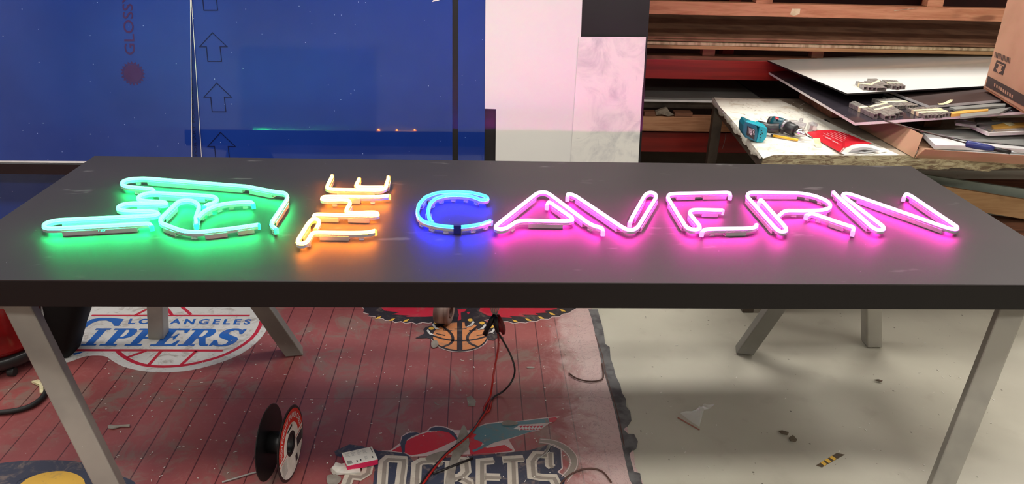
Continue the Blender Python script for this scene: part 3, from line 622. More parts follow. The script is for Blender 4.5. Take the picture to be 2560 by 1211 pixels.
# ------------------------------------------------------------------ the black table on trestles
X0, X1, YF = -1.525, 1.525, -.9954; TH = .0742
bm = bmesh.new(); box(bm, (X0, YF, ZT-.004), (X1, 0, ZT)); t = tag(link('work_table_top', bm, 'laminate', bevel=.001), 'long black table top carrying the glowing letters', 'table top')
bm = bmesh.new(); box(bm, (X0, YF, ZT-TH), (X1, 0, ZT-.0042)); link('edge_band', bm, 'table_edge', t, bevel=.001)
def trestle(lab, legs, xa):
    zc = ZT-TH-.002; yy = [l[0].y for l in legs]
    t = thing('trestle', lab, 'trestle', (xa, -.5, 0))
    bm = bmesh.new(); fr = [l for l in legs if l[0].y < -.5]; bk = [l for l in legs if l[0].y > -.5]
    a = sum((l[0] for l in fr), V())/len(fr); b = sum((l[0] for l in bk), V())/len(bk)
    obox(bm, V((a.x, a.y-.03, zc-.03)), V((b.x, b.y+.03, zc-.03)), .06, .06); link('beam', bm, 'trestle', t, bevel=.003)
    for p, q, tw in legs:
        bm = bmesh.new(); d = (q-p).normalized(); e = q + d*.0
        vs = []; s = d.cross(V((0, 1, 0))).normalized(); u = s.cross(d)
        s, u = s*math.cos(tw)+u*math.sin(tw), -s*math.sin(tw)+u*math.cos(tw)
        for (c, zz) in ((p, zc-.012), (q, Z0+.001)):
            ring = []
            for i, j in ((-1, -1), (1, -1), (1, 1), (-1, 1)):
                r = c + s*(.031*i) + u*(.031*j); k = (zz-r.z)/d.z; ring.append(bm.verts.new(r+d*k))
            vs.append(ring)
        bm.faces.new(vs[0]); bm.faces.new(vs[1][::-1])
        for i in range(4): bm.faces.new((vs[0][i], vs[1][i], vs[1][(i+1) % 4], vs[0][(i+1) % 4]))
        link('leg', bm, 'trestle', t, bevel=.004)
    for (a, b) in ((fr[0], fr[-1]), (bk[0], bk[-1])):
        bm = bmesh.new(); obox(bm, a[0]+(a[1]-a[0])*.06, b[0]+(b[1]-b[0])*.06, .03, .05, V((0, 1, 0))); link('gusset', bm, 'trestle', t, bevel=.002)
trestle('left trestle under the black table, inner front leg nearest the bottom left corner', [
    (V((-1.386, -.85, .69)), V((-1.187, -.93, 0)), .35), (V((-1.44, -.85, .69)), V((-1.86, -.95, 0)), 0),
    (V((-1.198, -.10, .69)), V((-.851, -.098, 0)), .2), (V((-1.31, -.06, .69)), V((-1.43, .03, 0)), 0)], -1.35)
trestle('right trestle under the black table standing on the pale concrete', [
    (V((1.415, -.85, .69)), V((1.289, -.95, 0)), -.5), (V((1.47, -.85, .69)), V((1.80, -.95, 0)), 0),
    (V((1.277, -.10, .69)), V((.965, -.085, 0)), -.2), (V((1.36, -.06, .69)), V((1.53, -.03, 0)), 0)], 1.38)

# ------------------------------------------------------------------ the glowing sign pieces
HZ = .026
def fillet(pts, r=.016, n=5):
    out = [pts[0]]
    for a, p, b in zip(pts, pts[1:], pts[2:]):
        la, lb = (a-p).length, (b-p).length; ra, rb = min(r, la*.48), min(r, lb*.48)
        s, e = p+(a-p)*(ra/la), p+(b-p)*(rb/lb)
        for k in range(n): q = k/(n-1); out.append(s*(1-q)**2 + p*2*q*(1-q) + e*q*q)
    out.append(pts[-1]); res = [out[0]]
    for p in out[1:]:
        if (p-res[-1]).length > 8e-4: res.append(p)
    return res
def sweep(bm, pts, prof, mis):
    """prof: list of (side, z above table) open or closed ring; mis per edge"""
    rings = []
    N = len(pts)
    for i, p in enumerate(pts):
        d1 = (p-pts[i-1]) if i else (pts[1]-p); d2 = (pts[i+1]-p) if i < N-1 else d1
        s1 = V((-d1.y, d1.x, 0)).normalized(); s2 = V((-d2.y, d2.x, 0)).normalized(); s = (s1+s2)
        s = s.normalized() if s.length > 1e-4 else s1
        rings.append([bm.verts.new(V((p.x, p.y, ZT)) + s*a + V((0, 0, z))) for a, z in prof])
    m = len(prof)
    for a, b in zip(rings, rings[1:]):
        for k in range(m): bm.faces.new((a[k], a[(k+1) % m], b[(k+1) % m], b[k])).material_index = mis[k]
    bm.faces.new(rings[0][::-1]).material_index = mis[0]; bm.faces.new(rings[-1]).material_index = mis[0]
HW = .0052
PROF = [(-HW, .0180), (-HW, .0202), (-HW*.85, .0236), (-HW*.42, .0262), (0, .0268), (HW*.42, .0262), (HW*.85, .0236), (HW, .0202), (HW, .0180)]
PM = [1, 0, 0, 0, 0, 0, 0, 1, 1]
STR = [(-HW, .0095), (-HW, .0180), (HW, .0180), (HW, .0095)]
def neon(name, label, cf, paths, colour, tails=(), band=None):
    first = onz(*cf(*paths[0][0]), ZT+HZ-.003)
    t = thing(name, label, 'neon letter' if 'letter' in name else 'neon sign piece', (first.x, first.y, ZT))
    for path in paths:
        raw = [onz(*cf(*p), ZT+HZ-.004) for p in path]; raw = [V((p.x, p.y, 0)) for p in raw]; pts = fillet(raw)
        bm = bmesh.new(); sweep(bm, pts, PROF, PM); link('light_tube', bm, list(GLOW[colour][:2]), t, True)
        bm = bmesh.new(); sweep(bm, pts, STR, [0]*4); link('base_strip', bm, 'strip', t)
        for a, b in zip(raw, raw[1:]):
            L = (b-a).length
            if L > .055:
                d = (b-a)/L; p, q = a+d*.014, b-d*.014; bm = bmesh.new()
                for sgn in (-1, 1):
                    sv = V((-d.y, d.x, 0))*sgn*.0082; obox(bm, p+sv+V((0, 0, ZT+.0075)), q+sv+V((0, 0, ZT+.0070)), .0016, .0130)
                obox(bm, p+V((0, 0, ZT+.0012)), q+V((0, 0, ZT+.0012)), .018, .0016); link('mounting_channel', bm, 'channel', t)
            elif L > .03:
                d = (b-a)/L; c = (a+b)/2; bm = bmesh.new(); obox(bm, c-d*.007+V((0, 0, ZT+.0045)), c+d*.007+V((0, 0, ZT+.0050)), .009, .0090); link('mounting_clip', bm, 'clear', t)
        for e, o in ((raw[0], raw[1]), (raw[-1], raw[-2])):
            d = (e-o).normalized(); bm = bmesh.new(); obox(bm, e-d*.003+V((0, 0, ZT+.0155)), e+d*.005+V((0, 0, ZT+.0150)), HW*2+.002, .018); link('end_cap', bm, [GLOW[colour][2]], t, bevel=.002)
    if band:
        bm = bmesh.new(); p = onz(*cf(*band[0]), ZT+HZ-.004); q = onz(*cf(*band[1]), ZT+HZ-.004)
        obox(bm, V((p.x, p.y, ZT+.0142)), V((q.x, q.y, ZT+.0142)), HW*2+.003, .0268); o = link('blackout_band', bm, plain('dark_blue_band', (.01, .012, .16), .4), t); o['label'] = 'dark blue wrapped section'
    for tail in tails:
        bm = bmesh.new(); tube(bm, smooth([onz(*cf(x, y), ZT+z) for x, y, z in tail], 2), .0011, 6); link('lead_wire', bm, 'clear', t, True)
    return t
cg = crop(60, 400, 3.657); co = crop(700, 400, 3.785); cp = crop(1200, 440, 3.657); cr = crop(1800, 440, 3.368)
neon('neon_piece', 'green glowing outline running along the top of the pointing hand', cg, [[(1192, 290), (1178, 262), (1100, 256), (960, 244), (905, 232), (888, 208), (915, 186), (980, 170), (1100, 165), (2040, 240), (2310, 292), (2385, 297), (2410, 325), (2400, 360), (2262, 565), (2262, 592), (2305, 632)]], 'green', [[(1560, 650, .02), (1600, 640, .003)]])
neon('neon_piece', 'green glowing zigzag of bent fingers with the long pointing finger at left', cg, [[(1650, 425), (1672, 408), (1735, 392), (1768, 358), (1750, 338), (1700, 326), (1200, 298), (1120, 302), (1055, 325), (1036, 350), (1062, 366), (1130, 374), (1275, 380), (1308, 392), (1275, 404), (1000, 392), (905, 402), (850, 430), (872, 456), (950, 462), (1190, 468), (1238, 487), (1195, 506), (300, 548), (205, 570), (172, 600), (200, 625), (300, 625), (1080, 582), (1150, 578), (1165, 605)]], 'green', [[(1165, 605, .02), (1190, 625, .01), (1200, 640, .002)]])
neon('neon_piece', 'green glowing loop of the folded thumb and lower wrist edge', cg, [[(2142, 590), (1900, 625), (1600, 658), (1500, 655), (1430, 640), (1262, 578), (1242, 552), (1252, 528), (1390, 392), (1432, 370), (1500, 364), (1562, 376), (1602, 410), (1592, 452), (1568, 520), (1574, 590)]], 'green')
neon('neon_piece', 'short green glowing arc curving out to the right inside the hand', cg, [[(1582, 535), (1600, 508), (1650, 462), (1730, 424), (1830, 398), (1950, 386), (2085, 381), (2096, 405)]], 'green')
neon('neon_letter', 'orange glowing letter T turned on its side, nearest the table front', co, [[(898, 668), (840, 684), (700, 690), (330, 684), (300, 694), (285, 722), (252, 775), (215, 792), (175, 788), (163, 765), (180, 735), (268, 592), (300, 560), (342, 555), (372, 570), (368, 595), (335, 655)]], 'orange')
neon('neon_letter', 'orange glowing letter H turned on its side in the middle of its stack', co, [[(1032, 335), (950, 346), (800, 348), (450, 343), (402, 350), (392, 368), (430, 378), (600, 373), (652, 380), (666, 402), (622, 470), (634, 492), (670, 500), (880, 493), (922, 498), (926, 518), (890, 526), (600, 520), (320, 512), (316, 548)]], 'orange')
neon('neon_letter', 'orange glowing letter E turned on its side, nearest the blue boards', co, [[(493, 148), (442, 248), (452, 268), (500, 278), (930, 284), (985, 274), (1002, 250), (1025, 160)], [(980, 256), (800, 257), (728, 252), (716, 238), (748, 178)]], 'orange')
neon('neon_letter', 'blue glowing letter C between the orange and pink letters', co, [[(1992, 576), (1900, 608), (1750, 632), (1640, 635), (1500, 622), (1370, 588), (1310, 540), (1298, 480), (1312, 418), (1372, 350), (1480, 310), (1650, 298), (1820, 308), (1940, 338), (1972, 360), (1950, 380), (1900, 378), (1820, 345), (1700, 332), (1580, 335), (1470, 362), (1418, 410), (1400, 470), (1410, 540), (1440, 588)]], 'blue', band=((1642, 635), (1714, 635)))
neon('neon_letter', 'pink glowing letter A immediately right of the blue letter C', cp, [[(1124, 505), (1122, 475), (1040, 455), (980, 420), (640, 165), (600, 146), (550, 146), (510, 162), (150, 446), (140, 470), (170, 486), (220, 484), (262, 462), (330, 415), (400, 405), (800, 412), (845, 404), (848, 384), (650, 245), (622, 235), (612, 268)]], 'pink', [[(1124, 505, .02), (1126, 540, .003)]])
neon('neon_letter', 'pink glowing letter V with a doubled right stroke', cp, [[(800, 192), (800, 156), (872, 178), (1300, 466), (1350, 492), (1402, 492), (1442, 465), (1612, 190), (1606, 160), (1560, 147), (1518, 160), (1496, 190), (1385, 385), (1370, 425)]], 'pink', [[(1370, 425, .02), (1378, 445, .003)]])
neon('neon_letter', 'pink glowing outline forming the stem and upper arms of letter E', cp, [[(2288, 180), (2288, 150), (2000, 155), (1760, 160), (1724, 168), (1716, 192), (1735, 222), (1885, 462), (1920, 486), (1980, 490), (2014, 476), (2008, 450), (1914, 335), (1930, 310), (1990, 306), (2218, 312)]], 'pink', [[(2288, 180, .015), (2306, 185, .015), (2296, 175, .02)]])
neon('neon_piece', 'short pink glowing bar that closes the bottom of letter E', cp, [[(2030, 512), (2050, 486), (2200, 482), (2470, 478), (2520, 466), (2528, 445)]], 'pink', [[(2030, 512, .02), (2005, 525, .01), (1998, 545, .002)]])
neon('neon_letter', 'pink glowing stem and bowl of letter R', cr, [[(328, 222), (342, 192), (555, 430), (562, 458), (520, 472), (482, 452), (228, 168), (236, 142), (275, 138), (680, 142), (800, 165), (900, 206), (935, 240), (922, 270), (860, 288), (700, 292), (560, 290), (528, 302), (488, 338)]], 'pink')
neon('neon_piece', 'short pink glowing diagonal leg of letter R', cr, [[(728, 330), (772, 312), (900, 356), (1090, 420), (1130, 432), (1120, 468)]], 'pink', [[(728, 330, .02), (712, 345, .003)]])
neon('neon_letter', 'pink glowing letter N at the right end of the row', cr, [[(958, 135), (1000, 178), (1285, 432), (1330, 456), (1376, 450), (1382, 428), (1040, 170), (1032, 150), (1072, 144), (1140, 164), (1930, 442), (1985, 450), (2004, 434), (1985, 418), (1605, 162), (1565, 146), (1550, 180)]], 'pink')
bm = bmesh.new(); text(bm, '155', lambda u, v: onz(*cg(682+62*u, 656-3*u-20*v), ZT+.015)-V((0, .001, 0)), .01)
link('pen_mark', bm, 'text_black', [o for o in col.objects if o.get('label', '').startswith('green glowing zigzag')][0])

# ------------------------------------------------------------------ tape roll and test leads below the table
t = thing('tape_roll', 'worn beige roll of tape standing on the floor under the table', 'tape roll', (-.25, .14, 0))
RL = .058; a_ = V((1, -.28, 0)).normalized(); c0 = V((-.30, .15, RL+Z0))
bm = bmesh.new(); lathe(bm, c0, a_, [(0, .028), (0, RL-.003), (.003, RL), (.060, RL), (.063, RL-.003), (.063, .028)], 40, closed=True); link('tape', bm, 'roll', t, True)
bm = bmesh.new(); lathe(bm, c0-a_*.001, a_, [(0, .022), (0, .029), (.065, .029), (.065, .022)], 32, closed=True); link('core', bm, 'roll_dark', t, True)
bm = bmesh.new()
for r in (.036, .043, .050): lathe(bm, c0-a_*.0008, a_, [(0, r), (0, r+.0022), (.001, r+.0022), (.001, r)], 32, closed=True)
link('winding', bm, 'roll_dark', t)
t = thing('test_leads', 'black and red crocodile clips with twisted leads hanging below the table', 'test leads', (-.06, -.3, ZT-TH))
g3 = lambda x, y, Y: ony(*c3(x, y), Y)
def clip(pts, rads, m, Y, nm='crocodile_clip'):
    bm = bmesh.new(); tube(bm, [g3(x, y, Y) for x, y in pts], rads, 8); link(nm, bm, m, t, True)
clip([(885, 95), (868, 130), (850, 165), (832, 200), (822, 228)], [.006, .011, .010, .008, .011], 'black_plastic', -.30)
clip([(895, 110), (893, 160), (900, 200), (908, 222)], [.006, .010, .008, .004], 'black_plastic', -.315)
MAT['red_rubber'] = plain('dark_red_rubber', srgb(120, 10, 24), .45)
clip([(905, 100), (918, 140), (930, 180), (940, 205), (942, 225)], [.006, .012, .014, .010, .006], 'red_rubber', -.30)
clip([(905, 130), (915, 170), (922, 205)], [.006, .010, .008], 'red_rubber', -.31)
bm = bmesh.new()
for k in range(5):
    b = -.045+k*.012
    tube(bm, smooth([V((b-.03, -.30, ZT-TH-.0035)), V((b-.02, -.30, .45)), g3(850+k*14, 75, -.30), g3(895, 100, -.30)], 2), .0022, 6)
link('lead', bm, 'grey_wire', t, True)
fl = lambda x, y: onz(*c3(x, y), Z0+.006)
wire('red_lead', [g3(905, 215, -.31), g3(910, 260, -.32), g3(908, 330, -.34), g3(893, 400, -.37), g3(878, 480, -.40), g3(868, 560, -.42), fl(858, 640), fl(815, 700), fl(812, 735), fl(845, 742), fl(862, 690), fl(860, 650), fl(835, 730), fl(790, 790), fl(730, 880), fl(640, 960), fl(560, 1020), fl(470, 1130), fl(405, 1225)], .0036, 'red_wire', '', parent=t)
wire('black_lead', [g3(908, 215, -.31), g3(940, 270, -.31), g3(985, 350, -.32), g3(1015, 430, -.34), g3(1018, 490, -.37), g3(985, 560, -.40), fl(930, 612), fl(875, 636), fl(850, 690), fl(815, 740), fl(770, 820), fl(700, 910), fl(590, 985), fl(520, 1060), fl(450, 1140), fl(395, 1215)], .0036, 'black_wire', '', parent=t)

# ------------------------------------------------------------------ left side: machine and bin
t = thing('shop_vacuum', 'glossy red plastic machine with a black base at the left edge under the table', 'machine', (-2.02, -.12, 0))
bm = bmesh.new(); cx, cy = -1.94, -.15
lathe(bm, (cx, cy, .085), (0, 0, 1), [(0, .14), (.03, .16), (.14, .168), (.22, .162), (.28, .13), (.30, .06)], 40); link('body', bm, 'red_gloss', t, True)
bm = bmesh.new(); lathe(bm, (cx, cy, .03), (0, 0, 1), [(0, .13), (.015, .155), (.05, .165), (.058, .155)], 40); link('base', bm, 'black_plastic', t, True)
bm = bmesh.new(); tube(bm, [V((cx+.0, cy-.17, .33)), V((cx+.03, cy-.19, .25)), V((cx+.06, cy-.185, .17))], [.03, .022, .03], 10); link('hose', bm, 'black_rubber', t, True)
bm = bmesh.new(); lathe(bm, V((cx+.02, cy-.175, .2)), (0, -1, 0), [(0, .006), (.02, .006)], 12); link('rivet', bm, 'chrome', t)
for a in (-.9, -2.2, .6, 2.4):
    p = V((cx+.14*math.cos(a), cy+.14*math.sin(a), .0)); bm = bmesh.new(); lathe(bm, p+V((-.012, 0, .022)), (1, 0, 0), [(0, .016), (.004, .0175), (.02, .0175), (.024, .016)], 20); tube(bm, [p+V((0, 0, .022)), p+V((0, 0, .045))], .006, 8); link('castor', bm, 'black_rubber', t)
t = thing('black_sack', 'black sack narrowing towards the floor behind the left trestle front leg', 'sack', (-1.72, -.08, 0))
bm = bmesh.new(); rings = []
for z, xl, xr, w_ in ((.006, -1.755, -1.700, .06), (.05, -1.760, -1.682, .075), (.10, -1.765, -1.660, .08), (.16, -1.765, -1.632, .085), (.22, -1.765, -1.608, .085), (.30, -1.76, -1.596, .08), (.36, -1.75, -1.60, .06), (.42, -1.70, -1.64, .02)):
    cx_ = (xl+xr)/2; rx = (xr-xl)/2
    rings.append([bm.verts.new((cx_+rx*math.copysign(abs(math.cos(a))**.6, math.cos(a))*(1+.03*math.sin(5*a+z*20)), -.09+w_*math.copysign(abs(math.sin(a))**.7, math.sin(a)), z+Z0)) for a in [k*2*PI/28 for k in range(28)]])
for a, b in zip(rings, rings[1:]):
    for k in range(28): bm.faces.new((a[k], a[(k+1) % 28], b[(k+1) % 28], b[k]))
bm.faces.new(rings[0][::-1]); bm.faces.new(rings[-1]); link('sack_body', bm, 'sack_black', t, True)
bm = bmesh.new(); lathe(bm, (-1.67, -.09, .425), (0, 0, 1), [(0, .022), (.006, .026), (.014, .026), (.02, .022)], 20); link('tie', bm, 'black_rubber', t, True)

# ------------------------------------------------------------------ the sheets leaning behind the table
AL, BE = .1748, -.0192
PN = V((-math.sin(BE)*math.cos(AL), -math.cos(AL)*math.cos(BE), math.sin(AL))).normalized()
PP = V((-.5, .5112, ZT))
PU = V((0, 0, 1)) - PN*PN.z; PU.normalize(); PX = PU.cross(PN).normalized()
if PX.x < 0: PX = -PX
def lean(px, py, off): return onp(px, py, PP + PN*off, PN)
def leanup(p, z): return p + PU*((z-p.z)/PU.z)
def leaned(name, x0, x1, off, zb, ztp, m, edge_m, label, th=.004, cat='panel'):
    """a sheet spanning X from x0 to x1, height zb..ztp, front face off in front of the reference plane"""
    def at(X, z):
        o = PP + PN*off; p = o + PX*((X-o.x)/PX.x); p = leanup(p, z); return p + PX*((X-p.x)/PX.x)
    bm = bmesh.new(); L = [at(x0, zb), at(x1, zb), at(x1, ztp), at(x0, ztp)]; prism(bm, L, -PN*th, 0, 1)
    return tag(link(name, bm, [m, edge_m]), label, cat), at
leaned('black_sheet', -.60, .594, -.002, .01, 2.45, 'black_board', 'black_edge', 'tall dark sheet leaning behind the white panels, right edge beside the red rack', .004)
bl, atB = leaned('blue_sheet', -1.325, -.241, .004, .01, 2.45, 'film', 'pale_edge', 'blue film-covered sheet printed with a column of arrows, leaning behind the table', .004)
leaned('blue_sheet', -.216, -.101, .004, .01, 2.45, 'film', 'pale_edge', 'narrow blue sheet strip between the dark gap and the white panel', .004)
bm = bmesh.new(); L = [lean(478, -400, .0085), lean(474, 0, .0085), lean(476, 500, .0085), lean(510, 500, .0085), lean(478, 0, .0085), lean(482, -400, .0085)]
# middle film edge seen between the two white lines
bm = bmesh.new(); prism(bm, [lean(440, 520, .0085), lean(512, 520, .0085), lean(478.5, 0, .0085), lean(470, -300, .0085), lean(440, -300, .0085)], -PN*.003, 0, 1)
ms = tag(link('blue_sheet', bm, ['film_dark', 'pale_edge']), 'dark blue sheet edge with small vertical lettering between two pale lines', 'panel')
bm = bmesh.new(); ribbon(bm, [lean(512, 520, .0092), lean(478.5, 0, .0092), lean(470, -300, .0092)], PN, .0022); link('sheet_edge', bm, 'pale_edge', ms)
bm = bmesh.new(); cf1 = crop(0, 0, 2.816)
text(bm, 'FOR ART FOLLOWING A', lambda u, v: lean(*cf1(1388-18*v-40*u, 1100-610*u), .0092), .004); link('lettering', bm, 'film_outline', ms)
OA = .0155
a_lo, a_hi = leanup(lean(478, 390, OA), .604), lean(476, 0, OA); a_top = a_hi + (a_hi-a_lo)*((2.6-a_hi.z)/(a_hi.z-a_lo.z)); a_tl = a_top - PX*2.4; a_bl = a_lo - PX*2.2
bm = bmesh.new(); prism(bm, [a_bl, a_lo, a_top, a_tl], -PN*.006, 0, 1); la = tag(link('blue_sheet', bm, ['film', 'pale_edge']), 'large blue glossy sheet at far left printed with vertical lettering and a sun', 'panel')
bm = bmesh.new(); ribbon(bm, [a_lo+PN*.0006, a_top+PN*.0006], PN, .0022); link('sheet_edge', bm, 'pale_edge', la)
bm = bmesh.new(); ribbon(bm, [a_bl+PN*.0006+PU*.004, a_lo+PN*.0006+PU*.004], PN, .008); link('sheet_edge', bm, 'pale_edge', la)
bm = bmesh.new(); text(bm, 'GLOSSY', lambda u, v: lean(*cf1(950-72*v-26*u*0-(0), 388-445*u), .0163), .012)
bm.free(); bm = bmesh.new(); text(bm, 'GLOSSY', lambda u, v: lean(315+25*v-6*(1-u)*0, 137-154*u, .0163), .004)
bm.free(); bm = bmesh.new(); text(bm, 'GLOSSY', lambda u, v: lean(338-26*v-8*u, 137-156*u, .0163), .008); link('lettering', bm, 'film_print', la)
sc_ = lean(332, 184, .0163); SX = PX; SU = PU
def sunp(r, a): return sc_ + SX*(r*math.cos(a)) + SU*(r*math.sin(a))
bm = bmesh.new(); star = []
for k in range(40): star.append(sunp(.050 if k % 2 == 0 else .040, k*2*PI/40))
fill(bm, [star, [sunp(.0385, -k*2*PI/32) for k in range(32)]]); fill(bm, [[sunp(.0370, k*2*PI/32) for k in range(32)]]); link('sun_print', bm, 'film_print', la)
for dx, dy in ((0, 0), (30, 355), (57, 702), (-28, -360)):
    P = [(1405, 330), (1495, 231), (1600, 330), (1549, 330), (1560, 432), (1463, 432), (1453, 330)]
    bm = bmesh.new(); ribbon(bm, [lean(*cf1(x+dx, y+dy), .0052) for x, y in P], PN, .0036, True); link('arrow_print', bm, 'film_outline', bl)
bm = bmesh.new(); fill(bm, [[lean(*p, .0055) for p in ((1080, 5), (1085, -2), (1105, -2), (1095, 2), (1088, 3))]]); link('film_tear', bm, 'pale_edge', bl)
# notched white panel
def lp(px, py, off): return lean(px, py, off)
bm = bmesh.new(); O = .012
a0 = lp(1212, 272, O); a1 = lp(1235.5, 272, O); a2 = lp(1240, 408, O)
zt = 2.45
def X_at(px, py, o=O): return lp(px, py, o)
L = [leanup(lp(1212, 272, O), zt), lp(1212, 272, O), lp(1240, 273, O), leanup(lp(1240, 273, O), .02), leanup(lp(1450, 200, O), .02), leanup(lp(1451, 90, O), zt)]
prism(bm, L, -PN*.004, 0, 1); tag(link('white_sheet', bm, ['white_panel', 'pale_edge']), 'plain white sheet with a notched lower left corner leaning behind the table', 'panel')
bm = bmesh.new(); O = .018
L = [lp(1447, 92, O), lp(1425, 430, O), leanup(lp(1425, 430, O), .02), leanup(lp(1594, 440, O), .02), lp(1594, 440, O), lp(1606, 220, O), lp(1608, 213, O), lp(1615, 93, O)]
prism(bm, L, -PN*.004, 0, 1); sp_ = tag(link('scratched_sheet', bm, ['scratched', 'pale_edge']), 'scratched off-white shorter sheet leaning in front of the plain white one', 'panel')
bm = bmesh.new(); ribbon(bm, [lp(1447, 93, O+.0006), lp(1615, 94, O+.0006)], PN, .003); link('sheet_edge', bm, 'pale_edge', sp_)
# rail under the large blue sheet and the darker sheet behind it
bm = bmesh.new(); box(bm, (-3.4, .425, .555), (-1.62, .505, .603)); t = tag(link('support_rail', bm, 'black_board', bevel=.003), 'black rail on legs carrying the large blue sheet at far left', 'rail')
for x in (-3.3, -1.68):
    bm = bmesh.new(); box(bm, (x-.03, .44, 0), (x+.03, .49, .555)); link('leg', bm, 'black_board', t)
leaned('blue_sheet', -3.6, -1.36, -.17, .01, .75, 'film', 'pale_edge', 'lower blue sheet visible beneath the large far-left blue sheet', .004)

# ------------------------------------------------------------------ rack with timber and boards
YR = 1.35
rk = thing('storage_rack', 'red steel storage rack behind the right workbench', 'rack', (2.0, YR, 0))
def bar(name, z0, z1, y0, y1, m, par=None, x0=.45, x1=4.2, lab=None, cat=None, bev=.002, grp=None):
    bm = bmesh.new(); box(bm, (x0, y0, z0), (x1, y1, z1)); o = link(name, bm, m, par, bevel=bev)
    return tag(o, lab, cat, grp) if lab else o
bar('beam', .800, .905, YR+.06, YR+.10, 'red_steel', rk); bar('beam_flange', .905, .925, YR+.06, YR+.14, 'dark_timber', rk)
bar('beam', .385, .50, YR+.06, YR+.10, 'red_steel', rk); bar('beam', 1.24, 1.36, YR+.20, YR+.24, 'red_steel', rk)
bar('beam', .64, .685, YR+.05, YR+.10, 'dark_steel', rk)
for x in (1.62, 3.0, 4.1):
    bar('post', 0, 2.6, YR+1.30, YR+1.38, 'red_steel', rk, x-.04, x+.04)
for x in (.62, 2.0, 3.1):
    bar('cross_beam', 1.25, 1.31, YR+.245, YR+1.29, 'red_steel', rk, x-.03, x+.03)
bar('shading_shelf', 1.78, 1.80, YR-.24, YR+1.3, 'mdf', rk); bar('back_panel', .30, 1.5, YR+1.42, YR+1.44, plain('dark_red_panel', srgb(70, 14, 10), .6), rk)  # unseen top shelf added to shade the white sheet's rear and the rack
tm = bar('timber_beam', 1.147, 1.213, YR, YR+.05, 'timber', None, .45, 4.2, 'long pale timber beam along the top of the rack', 'timber')
bm = bmesh.new(); fill(bm, [[ony(x, y, YR-.002) for x, y in ((1980, 22), (2001, 22), (1999, 35), (1985, 40), (1975, 36))]]); link('paper_tag', bm, 'masking', tm)
bm = bmesh.new(); ribbon(bm, [ony(2235, 27, YR-.003), ony(2295, 20, YR-.003)], (0, -1, 0), .004); link('splinter', bm, 'mdf_pale', tm)
bar('timber_beam', .523, .606, YR, YR+.05, 'timber', None, .45, 4.2, 'long pale timber beam low on the rack behind the bench leg', 'timber')
bar('timber_beam', .972, .990, YR+.0, YR+.06, 'ply', None, .45, 4.2, 'thin timber batten under the stacked brown boards', 'timber')
for (xa, xb, yb) in ((1890, 1932, 8), (2318, 2358, 17)):
    p, q = ony(xa, yb, YR), ony(xb, yb, YR); bm = bmesh.new(); box(bm, (p.x, YR+.003, 1.214), (q.x, YR+.06, 1.30)); tag(link('timber_block', bm, 'timber', bevel=.002), 'short timber block on the top beam, ' + ('nearer the white panels' if xa < 2000 else 'nearer the cardboard box'), 'block')
zz = .992
for i, (h, m, dy, lb) in enumerate(((.014, 'mdf_pale', .0, 'pale chipboard sheet, lowest of the stack under the top beam'), (.003, 'black_board', .03, 'thin dark sheet between the pale and brown boards'), (.009, 'mdf', .012, 'brown board, second from the top of the rack stack'), (.010, 'mdf', .03, 'brown board on top of the rack stack'))):
    bar('board', zz, zz+h, YR+dy, YR+1.25, m, None, .45, 3.9, lb, 'board', .0008); zz += h+.0005
for (xa, xb, zb, lb) in ((1760, 1792, .926, 'left'), (2036, 2066, .926, 'right')):
    p, q = ony(xa, 140, YR+.03), ony(xb, 140, YR+.03); bm = bmesh.new(); box(bm, (p.x, YR+.065, zb), (q.x, YR+.12, .971)); tag(link('spacer_block', bm, 'dark_timber', bevel=.002), lb + ' reddish spacer block between the red beam and the boards', 'block')
bar('board', .6995, .709, YR, YR+1.1, 'grey_board', None, .45, 2.05, 'wide grey board lying flat on the rack shelf', 'board', .0008)
bar('board', .688, .699, YR-.005, YR+.9, 'pale_edge', None, .45, 1.28, 'pale-edged sheet under the wide grey board', 'board', .0008)
bar('board', .7095, .716, YR+.04, YR+.9, 'black_board', None, 1.42, 3.0, 'dark sheet lying on the grey board behind the bench', 'board', .0008)
for (xa, xb, lb) in ((1610, 1641, 'small wood offcut at the left on the low rack timber'), (1686, 1731, 'small wood offcut nearest the bench leg on the low rack timber')):
    p, q = ony(xa, 288, YR), ony(xb, 288, YR); bm = bmesh.new(); box(bm, (p.x, YR-.005, .607), (q.x, YR+.05, .630)); tag(link('wood_offcut', bm, 'dark_timber', bevel=.003), lb, 'offcut')
bm = bmesh.new(); rp = [(1640, 280), (1655, 274), (1668, 270), (1676, 282), (1686, 288), (1670, 291), (1655, 286), (1640, 288)]; prism(bm, [ony(x, y, YR-.01) for x, y in rp], (0, .03, 0)); tag(link('rag', bm, 'rag'), 'twisted grey rag between two wood offcuts on the rack', 'rag')
wire('string', [ony(1815, 330, YR-.01), ony(1813, 350, YR-.012), ony(1806, 372, YR-.01)], .0012, 'grey_wire', 'thin thread hanging from the low timber beam beside bench leg', 'thread')

